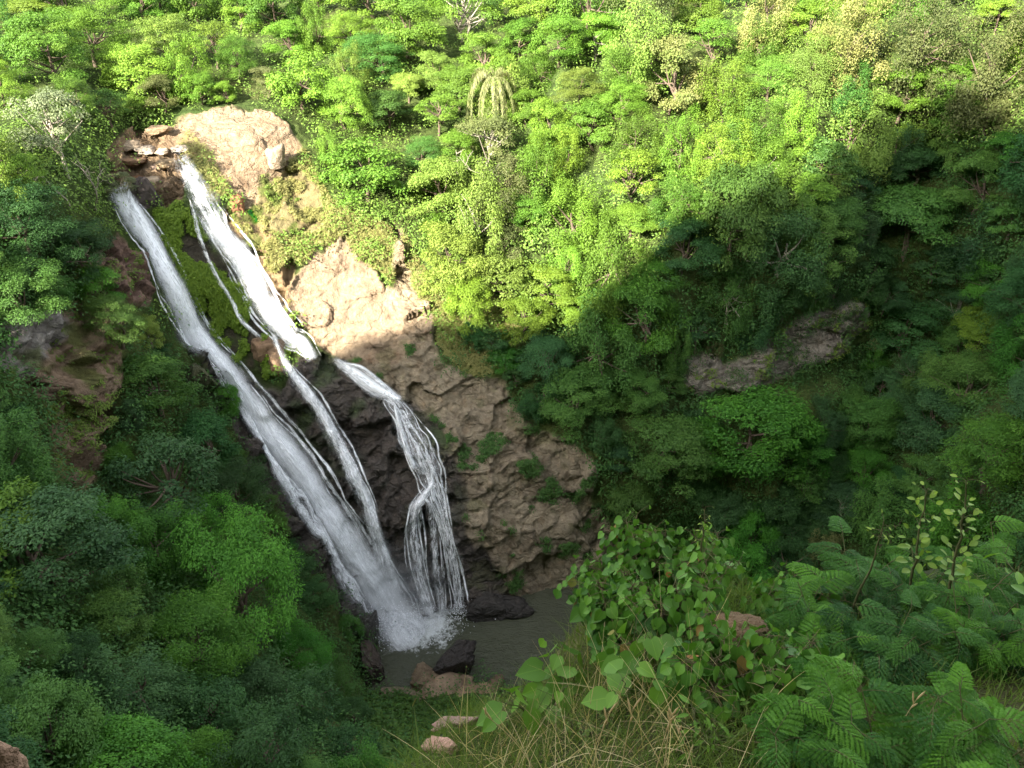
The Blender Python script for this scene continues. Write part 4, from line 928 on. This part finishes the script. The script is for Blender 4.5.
# ------------------------------------------------------------------ foreground plants
def leaf_mat2(name, ca, cb, rough=.42, trans=.3, vein=True):
    b = N(name); t = attr(b, 'tone'); lu = b.n('Attribute', attribute_name='lp'); sx = b.n('SeparateXYZ'); b.set(sx.inputs[0], lu.outputs['Vector'])
    c = b.mix(t, c4(ca), c4(cb)); g = b.n('NewGeometry')
    c = b.mix(b.math('MULTIPLY', b.noise(g.outputs['Position'], 9, 3), .2), c, b.mix(1.0, c, (1.35, 1.1, .7, 1), 'MULTIPLY'))
    if vein:
        wv = b.math('SINE', b.math('MULTIPLY', b.math('SUBTRACT', sx.outputs[1], b.math('MULTIPLY', b.math('ABSOLUTE', sx.outputs[0]), .9)), 44.0))
        mid = b.math('LESS_THAN', b.math('ABSOLUTE', sx.outputs[0]), .035)
        c = b.mix(b.math('MULTIPLY', b.math('MAXIMUM', b.math('SUBTRACT', wv, .75), mid), .55, clamp=True), c, b.mix(1.0, c, (1.6, 1.5, 1.4, 1), 'MULTIPLY'))
    rd = attr(b, 'red'); c = b.mix(rd, c, (0.30, 0.13, 0.05, 1))
    p = b.n('BsdfPrincipled', i={'Base Color': c, 'Roughness': rough + .1, 'Specular IOR Level': .22})
    tr = b.n('BsdfTranslucent', i={'Color': b.mix(1.0, c, (1.2, 1.3, .6, 1), 'MULTIPLY')}); ms = b.n('MixShader', i={0: trans}); b.set(ms.inputs[1], p); b.set(ms.inputs[2], tr); b.surf(ms); return b.m
M['heart'] = leaf_mat2('leaf_heart', (0.020, 0.078, 0.014), (0.095, 0.215, 0.028), trans=.22)
M['bright'] = leaf_mat2('leaf_bright', (0.060, 0.150, 0.020), (0.130, 0.260, 0.032))
M['mimosa'] = leaf_mat2('leaf_mimosa', (0.020, 0.085, 0.010), (0.100, 0.250, 0.022), vein=False, rough=.5)
M['mimosa_blue'] = leaf_mat2('leaf_mimosa_blue', (0.016, 0.066, 0.014), (0.060, 0.165, 0.024), vein=False, rough=.5)
M['shoot'] = leaf_mat2('leaf_shoot', (0.110, 0.200, 0.030), (0.200, 0.300, 0.050))
M['straw'] = leaf_mat2('straw', (0.30, 0.23, 0.12), (0.58, 0.48, 0.28), vein=False, rough=.6)
M['gblade'] = leaf_mat2('grass_blade', (0.075, 0.130, 0.028), (0.140, 0.200, 0.045), vein=False)
M['stem'] = bark_mat('green_stem', (0.06, 0.08, 0.025), (0.12, 0.11, 0.045))
M['redstem'] = bark_mat('red_brown_stem', (0.07, 0.06, 0.03), (0.14, 0.11, 0.05))
# leaf template: 2 halves x 5 rows; lp = (x -1..1, y 0..1)
def leaf_tpl(shape, curl=.25, fold=.25):
    prof = {'heart': [(0, .42), (.1, .92), (.3, 1.0), (.55, .78), (.8, .38), (1, .0)], 'oval': [(0, .05), (.15, .55), (.4, .95), (.65, .9), (.88, .5), (1, .0)], 'lance': [(0, .05), (.2, .7), (.4, 1), (.65, .75), (.85, .35), (1, 0)]}[shape]
    wd = {'heart': .48, 'oval': .30, 'lance': .16}[shape]; V = []; lp = []
    for t, x in prof:
        y0 = t - (.12 if shape == 'heart' and t == 0 else 0)
        for sx in (-1, -.5, 0, .5, 1):
            xx = x * sx * wd; V.append((xx, (t - (.14 * abs(sx) if shape == 'heart' and t == 0 else 0)), -curl * t * t * .6 + abs(xx) * fold)); lp.append((sx * x, t, 0))
    n = len(prof); F4 = [(r * 5 + c, r * 5 + c + 1, (r + 1) * 5 + c + 1, (r + 1) * 5 + c) for r in range(n - 1) for c in range(4)]
    return np.array(V), np.array(F4), np.array(lp)
TPL = {k: leaf_tpl(k) for k in ('heart', 'oval', 'lance')}
def place_leaves(tpl, P, T, Nn, s):
    """P base, T tip direction, N upper-side normal"""
    V, Fq, lp = TPL[tpl]; T = unit(T); X = unit(np.cross(T, Nn)); Z = np.cross(X, T)
    W = P[:, None] + (V[None, :, 0:1] * X[:, None] + V[None, :, 1:2] * T[:, None] + V[None, :, 2:3] * Z[:, None]) * s[:, None, None]
    n, k = len(P), len(V); return W.reshape(-1, 3), (Fq[None] + (np.arange(n) * k)[:, None, None]).reshape(-1, 4), np.tile(lp, (n, 1)), len(Fq)
def leafy_mesh(name, tpl, P, T, Nn, s, mat, tone, red=None):
    V, Fq, lp, k = place_leaves(tpl, P, T, Nn, s)
    return mesh_np(name, V, Fq, [mat], True, {'tone': ('FACE', np.repeat(tone, k)), 'lp': ('POINT', lp), 'red': ('FACE', np.repeat(red if red is not None else np.zeros(len(P)), k))})
def leafy_shrub(pos, H, spread, nst, per, ls, tpl, mat, seed, lab, name='leafy_shrub', cat='shrub', group=None, stem='stem', lean=(0, 0), red=0.0, droop=.7, cut=.15):
    r = np.random.RandomState(seed); P, T, Nn, s, tn, rd = [], [], [], [], [], []; ps = []
    for k in range(nst):
        a = r.uniform(0, 6.28); d = unit(np.array([math.cos(a) * spread * r.uniform(.1, 1) + lean[0], math.sin(a) * spread * r.uniform(.1, 1) + lean[1], 1.])); L = H * (r.uniform(.6, 1.05) if nst > 1 else 1.0)
        t = np.linspace(0, 1, 14)[:, None]; o = np.array([r.uniform(-.12, .12), r.uniform(-.12, .12), -.1])
        pts = o + d * L * t + np.array([d[0], d[1], -.25]) * L * .3 * t ** 2 + np.cumsum(r.normal(size=(14, 3)) * .012, 0)
        ps.append(tube(pts, np.linspace(.010, .003, 14) * (H / 1.2 + .2), 5))
        tt = r.uniform(cut, 1.02, per); tt.sort(); Q = np.stack([np.interp(tt, t[:, 0], pts[:, q]) for q in range(3)], 1)
        # short petioles
        aa = np.arange(per) * 2.4 + r.uniform(0, 6); od = np.stack([np.cos(aa), np.sin(aa), r.uniform(-.2, .5, per)], 1)
        pl = ls * r.uniform(.3, 1.1, per); B = Q + unit(od) * pl[:, None]
        for q in range(per): ps.append(tube([Q[q], (Q[q] + B[q]) / 2 + np.array([0, 0, .01]), B[q]], [.003, .0022, .0016], 3))
        P.append(B); T.append(unit(od * .8 + r.normal(size=(per, 3)) * .35 - np.array([0, 0, droop]))); Nn.append(unit(np.array([0, -.35, 1.]) + od * .35 + r.normal(size=(per, 3)) * .3))
        top = tt ** 3; s.append(ls * r.uniform(.55, 1.15, per) * (1.05 - .5 * top)); tn.append(np.clip(r.uniform(0, .7, per) + top * .5, 0, 1)); rd.append((r.uniform(0, 1, per) < red) * r.uniform(.3, .9, per))
    root = empty(name, tuple(pos)); cc = np.concatenate
    obj('stem', mesh_np('stem', *join(ps), [M[stem]], True), root)
    obj('leaves', leafy_mesh('leaves', tpl, cc(P), cc(T), cc(Nn), cc(s), M[mat], cc(tn), cc(rd)), root)
    return tag(root, lab, cat, group)
def mimosa(pos, H, spread, nst, nf, fl, seed, lab, mat='mimosa', group='feathery bushes on the near bank', lean=(0, 0)):
    r = np.random.RandomState(seed); P, T, Nn, s, tn = [], [], [], [], []; ps = []
    for k in range(nst):
        a = r.uniform(0, 6.28); d = unit(np.array([math.cos(a) * spread * r.uniform(.1, 1) + lean[0], math.sin(a) * spread * r.uniform(.1, 1) + lean[1], 1.])); L = H * r.uniform(.65, 1.0)
        t = np.linspace(0, 1, 12)[:, None]; pts = np.array([r.uniform(-.1, .1), r.uniform(-.1, .1), -.1]) + d * L * t + np.array([d[0], d[1], -.3]) * L * .3 * t ** 2
        ps.append(tube(pts, np.linspace(.008, .003, 12), 5))
        for q in range(nf):
            tt = .25 + .77 * (q + r.uniform(0, 1)) / nf; b = np.array([np.interp(tt, t[:, 0], pts[:, c]) for c in range(3)]); aa = q * 2.4 + r.uniform(-.4, .4) + k
            ft = r.uniform(0, .75) ** 1.5 + (.4 if tt > .9 else 0); FL = fl * r.uniform(.7, 1.15) * (1.05 - .35 * tt)
            od = unit(np.array([math.cos(aa), math.sin(aa), r.uniform(.1, .6)])); up = unit(np.array([0, -.2, 1.]) - od * .1); sd = unit(np.cross(od, up)); up = np.cross(sd, od)
            x = np.linspace(0, 1, 10); rac = b + od * (x * FL)[:, None] + np.array([0, 0, -1]) * (FL * .35 * x ** 2)[:, None]
            ps.append(tube(rac, np.linspace(.003, .001, 10), 3)); npn = 7
            for j in range(npn):
                xx = .16 + .84 * j / (npn - 1); bp = np.array([np.interp(xx, x, rac[:, c]) for c in range(3)]); tg = unit(od + np.array([0, 0, -.7 * xx]))
                PL = FL * .46 * (1 - .35 * xx) * (.7 + .3 * min(1, xx * 4))
                for sg in (-1, 1):
                    pd = unit(sd * sg + tg * (.45 + .9 * xx) + np.array([0, 0, -.2]) + r.normal(size=3) * .05); m = 12; y = (np.arange(m) + .8) / m
                    c0 = bp + pd * (y * PL)[:, None] + np.array([0, 0, -1]) * (PL * .22 * y ** 2)[:, None]
                    pn = np.cross(pd, tg if abs((pd * tg).sum()) < .9 else up); pn = unit(np.cross(pd, up)); lw = FL * .036 * np.sin(math.pi * (.15 + .75 * y)) ** .6 * 1.25 + .002
                    for s2 in (-1, 1):
                        ld = unit(pn * s2 + pd * .55); P.append(c0 + ld * lw[:, None]); T.append(np.tile(ld, (m, 1))); Nn.append(np.tile(up, (m, 1)) + r.normal(size=(m, 3)) * .22); s.append(lw); tn.append(np.full(m, ft) + r.uniform(0, .3))
    cc = np.concatenate; V, Fq = leaves_mesh(cc(P), unit(cc(Nn)), cc(T), cc(s) * 1.05, .40)
    root = empty('feathery_bush', tuple(pos)); obj('stem', mesh_np('stem', *join(ps), [M['stem']], True), root)
    n = len(Fq); obj('fronds', mesh_np('fronds', V, Fq, [M[mat]], False, {'tone': ('FACE', np.clip(cc(tn), 0, 1)), 'red': ('FACE', np.zeros(n)), 'lp': ('POINT', np.zeros((len(V), 3)))}), root)
    return tag(root, lab, 'bush', group)
def at(u, v, y=None):
    """point on the bank seen near column u at distance y"""
    d = ray(u, v); p = d * (y / d[1]); return np.array([p[0], p[1], float(bank_z(p[0], p[1]))])
gh = 'heart-leaved bushes on the near bank'
HS = [
 (612,600,6.0,.78,'heart-leaved bush at the left end of the near bushes, above the pool'),
 (640,560,6.1,.92,'dense heart-leaved bush below the end of the brown outcrop'),
 (690,540,6.2,.85,'tallest heart-leaved bush with a yellow flower spike'),
 (735,570,6.3,.68,'heart-leaved bush right behind the brown rock mound'),
 (622,650,5.2,.80,'heart-leaved bush in front of the pool end'),
 (672,640,5.1,.85,'heart-leaved bush left of the brown rock mound'),
 (700,700,4.2,.8,'low heart-leaved bush at the edge of the straw grass'),
 (765,690,4.3,.55,'heart-leaved bush in front of the brown rock mound'),
 (784,640,5.4,.55,'heart-leaved bush between the rock mound and the feathery bushes'),
 (796,700,4.0,.55,'low heart-leaved bush in front of the feathery bushes')]
for k, (u, v, y, H, lb) in enumerate(HS):
    leafy_shrub(at(u, v, y), H, .6, 17, 32, .15, 'heart', 'heart', 100 + k, lb, group=gh, red=.02, stem='redstem', droop=1.3)
leafy_shrub(at(556, 660, 5.0), .95, .5, 4, 9, .26, 'heart', 'bright', 130, 'bright green large-leaved plant at the left end of the bank', name='large_leaved_plant', cat='plant')
leafy_shrub(at(645, 660, 4.4), .75, .6, 5, 9, .24, 'heart', 'bright', 131, 'bright large-leaved plant among the heart-leaved bushes', name='large_leaved_plant', cat='plant')
leafy_shrub(at(975, 600, 5.0), 1.05, .4, 4, 9, .22, 'oval', 'bright', 132, 'broad ribbed-leaf plant at the right edge above the feathery bushes', name='large_leaved_plant', cat='plant')
leafy_shrub(at(720, 720, 3.6), .55, .7, 6, 14, .11, 'lance', 'bright', 133, 'low narrow-leaved plant in the dark gap of the bank', name='narrow_leaved_plant', cat='plant')
leafy_shrub(at(520, 690, 5.2), .6, .6, 14, 26, .05, 'oval', 'gblade', 134, 'small-leaved bush at the left end of the bank over the pool', cat='shrub')
leafy_shrub(at(500, 700, 5.8), .55, .6, 12, 24, .05, 'oval', 'gblade', 135, 'small-leaved bush beside the pink root at the bank edge', cat='shrub')
leafy_shrub(at(600, 720, 4.0), .5, .6, 12, 24, .05, 'oval', 'gblade', 136, 'small-leaved green bush inside the straw grass', cat='shrub')
gs = 'upright shoots on the near bank'
leafy_shrub(at(950, 600, 5.4), 2.0, .10, 1, 46, .10, 'oval', 'shoot', 140, 'tallest arching shoot with bright oval leaves at the right', name='leafy_shoot', cat='shoot', group=gs, lean=(-.12, 0), droop=-.3, cut=.35)
leafy_shrub(at(912, 600, 5.4), 1.75, .08, 1, 40, .10, 'oval', 'shoot', 141, 'shorter shoot with paired oval leaves left of the tallest one', name='leafy_shoot', cat='shoot', group=gs, lean=(-.1, 0), droop=-.3, cut=.4)
leafy_shrub(at(838, 600, 5.4), 1.5, .05, 1, 12, .10, 'lance', 'shoot', 142, 'single shoot with a star of pointed leaves above the feathery bushes', name='leafy_shoot', cat='shoot', group=gs, lean=(0, 0), droop=.1, cut=.8)
leafy_shrub(at(690, 600, 6.0), 1.5, .05, 1, 26, .06, 'lance', 'shoot', 143, 'yellow-green spike standing above the heart-leaved bushes', name='leafy_shoot', cat='shoot', group=gs, droop=.6, cut=.6)
MS = [
 (845,640,5.5,1.15,'mimosa_blue','feathery bush with blue-green fronds under the star-leaved shoot'),
 (905,640,5.6,1.05,'mimosa','feathery bush behind, below the two oval-leaved shoots'),
 (980,650,5.6,1.10,'mimosa','feathery bush at the right edge below the ribbed leaves'),
 (800,680,4.9,.95,'mimosa','bright feathery bush next to the heart-leaved bushes'),
 (870,700,4.6,.95,'mimosa_blue','dark feathery bush in the middle of the right bank'),
 (940,700,4.7,1.0,'mimosa','feathery bush with the largest fronds, lower right'),
 (1010,700,4.6,1.0,'mimosa_blue','dark feathery bush at the lower right edge'),
 (812,760,3.3,.72,'mimosa','low feathery bush at the bottom, right of the straw'),
 (890,770,3.2,.75,'mimosa','low feathery bush at the bottom, second from the right corner'),
 (970,770,3.2,.78,'mimosa','low feathery bush in the bottom right corner'),
 (1050,640,5.4,1.2,'mimosa','feathery bush cut by the right edge')]
for k, (u, v, y, H, mt, lb) in enumerate(MS): mimosa(at(u, v, y), H * (.82 if y > 4.4 else 1), .75, 7, 6, .37, 200 + k, lb, mt)
# rock mound among the bushes, pink root stone, corner stone
d = ray(741, 632); p = d * (4.9 / d[1])
boulder(742, 640, (.22, .19, .17), 'brown rounded rock mound poking out of the near bushes', 0.1, pos=p + np.array([0, 0, -.05]), name='rock_mound', col=(.20, .135, .075), sub=5, boxy=.2, fr=0, rough=.2)
boulder(742, 655, (.24, .2, .4), 'dark base stone under the brown rock mound', 0.4, pos=p + np.array([0, .02, -.5]), name='boulder', col=(.10, .075, .05), sub=4, boxy=.2, fr=0)
p = at(452, 730, 5.6)
boulder(462, 728, (.26, .07, .065), 'pink-brown worn root stone at the left end of the bank', -.2, pos=bank_hit(458, 728) + np.array([0, 0, .06]), name='root_stone', col=(.30, .20, .165), sub=5, boxy=.1, fr=0, tilt=(0, -.55), rough=.5)
boulder(440, 752, (.19, .08, .075), 'lower pink-brown stone half buried under the root stone', -.5, pos=bank_hit(438, 752) + np.array([0, 0, .05]), name='root_stone', col=(.36, .22, .17), sub=5, boxy=.1, fr=0, tilt=(0, -.35), rough=.35)
d = ray(0, 752); q = d * (3.2 / d[1])
boulder(3, 755, (.12, .13, .24), 'pinkish stone cut by the left edge at the bottom corner', .2, pos=q + np.array([-.05, 0, -.2]), name='corner_stone', col=(.26, .17, .12), sub=5, boxy=.3, fr=0)
boulder(5, 790, (.13, .15, .8), 'earthy block under the corner stone', .2, pos=q + np.array([-.08, -.02, -1.1]), name='boulder', col=(.10, .075, .05), sub=4, boxy=.3, fr=0)

# grasses
def grass(name, box, n, hgt, wdt, mat, seed, lab, bend=.5, kind='stuff', mask=None, cat='grass', lean=.35):
    r = np.random.RandomState(seed); x = r.uniform(box[0], box[1], n); y = r.uniform(box[2], box[3], n)
    if mask is not None: k = mask(x, y, r); x, y = x[k], y[k]; n = len(x)
    z = bank_z(x, y); b = np.stack([x, y, z - .03], 1); h = r.uniform(hgt[0], hgt[1], n) ; a = r.uniform(0, 6.28, n); l = np.abs(r.normal(0, lean, n))
    d = unit(np.stack([np.cos(a) * l, np.sin(a) * l - .15, np.ones(n)], 1)); sd = unit(np.cross(d, r.normal(size=(n, 3)))); bd = r.uniform(0, bend, n)
    K = 6; V = []; t = np.linspace(0, 1, K)
    for k in range(K):
        c = b + d * (h * t[k])[:, None] + np.stack([np.cos(a), np.sin(a), -np.ones(n) * .6], 1) * (h * bd * t[k] ** 2)[:, None]; wv = (wdt * (1 - t[k] * .85) * r.uniform(.7, 1.3, n))[:, None]
        V.append(np.stack([c - sd * wv, c + sd * wv], 1))
    V = np.stack(V, 1).reshape(n, K * 2, 3); f = np.array([(2 * k, 2 * k + 1, 2 * k + 3, 2 * k + 2) for k in range(K - 1)])
    Fq = (f[None] + (np.arange(n) * K * 2)[:, None, None]).reshape(-1, 4); tn = np.repeat(r.uniform(0, 1, n), K - 1)
    o = obj(name, mesh_np(name, V.reshape(-1, 3), Fq, [M[mat]], True, {'tone': ('FACE', tn), 'red': ('FACE', tn * 0), 'lp': ('POINT', np.zeros((n * K * 2, 3)))}))
    return tag(o, lab, cat, kind=kind)
def bm_mask(x, y, r):
    u, v, d = proj(np.stack([x, y, bank_z(x, y)], 1)); return (u < 770 + r.uniform(-60, 60, len(x)))
grass('grass', (-1.0, 2.4, 1.9, 6.4), 22000, (.12, .42), .0035, 'gblade', 1, 'fine green grass on the near bank', mask=bm_mask)
def straw_mask(x, y, r):
    u, v, d = proj(np.stack([x, y, bank_z(x, y)], 1)); return (np.abs(u - 605) < 75 + 60 * np.abs(r.normal(size=len(x)))) & (v > 640 + r.uniform(0, 40, len(x)))
grass('dry_grass', (-.6, 1.9, 1.9, 5.2), 1500, (.2, .80), .0042, 'straw', 2, 'tangled dry straw-coloured grass at the bottom of the near bank', bend=.6, lean=.42, mask=straw_mask)
grass('grass', (1.0, 8.0, 1.9, 6.4), 16000, (.1, .35), .006, 'gblade', 3, 'green ground growth under the near bushes')
def seed_stalk(u, v, y, H, lab, lean, mat='straw', heads=5, seed=0, name='grass_stalk'):
    r = np.random.RandomState(seed); b = at(u, v, y); t = np.linspace(0, 1, 14)[:, None]; pts = np.array([lean[0], lean[1], 1.]) * H * t + np.array([lean[0], lean[1], -.2]) * H * .35 * t ** 3
    root = empty(name, tuple(b)); n0 = np.zeros
    tv, tf = tube(pts, np.linspace(.0045, .0018, 14), 5); obj('stalk', mesh_np('stalk', tv, tf, [M[mat]], True, {'tone': ('FACE', np.full(len(tf), .5)), 'red': ('FACE', n0(len(tf))), 'lp': ('POINT', n0((len(tv), 3)))}), root)
    ps = []
    for k in range(heads):
        a = k * 2.4; o = pts[-1 - k % 4]; dd = unit(np.array([math.cos(a) * .35 + lean[0], math.sin(a) * .35, 1.])); L = H * r.uniform(.10, .16)
        ps.append(tube([o, o + dd * L * .3, o + dd * L * .7, o + dd * L], [.002, .006, .006, .001], 5))
    if ps:
        tv, tf = join(ps); obj('seed_head', mesh_np('seed_head', tv, tf, [M[mat]], True, {'tone': ('FACE', np.full(len(tf), .8)), 'red': ('FACE', np.full(len(tf), .2)), 'lp': ('POINT', n0((len(tv), 3)))}), root)
    return tag(root, lab, 'grass stalk', 'tall stalks rising from the near bank')
seed_stalk(415, 768, 4.6, 1.0, 'tall green stalk with a slim seed head left of the root stones', (.02, 0), 'gblade', 1, 1)
seed_stalk(655, 768, 3.2, .75, 'straw stalk with open pinkish seed head in the middle of the dry grass', (.05, 0), 'straw', 6, 2)
seed_stalk(620, 768, 3.2, .9, 'reddish straight stalk left of the pinkish seed head', (.03, 0), 'straw', 3, 3)
seed_stalk(665, 768, 3.0, 1.0, 'tallest thin straw stalk in front of the heart-leaved bushes', (.0, 0.05), 'straw', 0, 4)
seed_stalk(545, 768, 3.6, .85, 'straw stalk leaning left over the pool shore', (-.35, 0), 'straw', 2, 5)
seed_stalk(590, 768, 3.4, .8, 'red-brown upright stalk at the left side of the dry grass', (.08, 0), 'straw', 4, 6)
seed_stalk(700, 768, 3.1, .6, 'short bent stalk right of the pinkish seed head', (-.2, 0), 'straw', 2, 7)
seed_stalk(880, 768, 3.4, .6, 'pale stalk standing in front of the dark feathery bush', (.08, 0), 'straw', 3, 8)
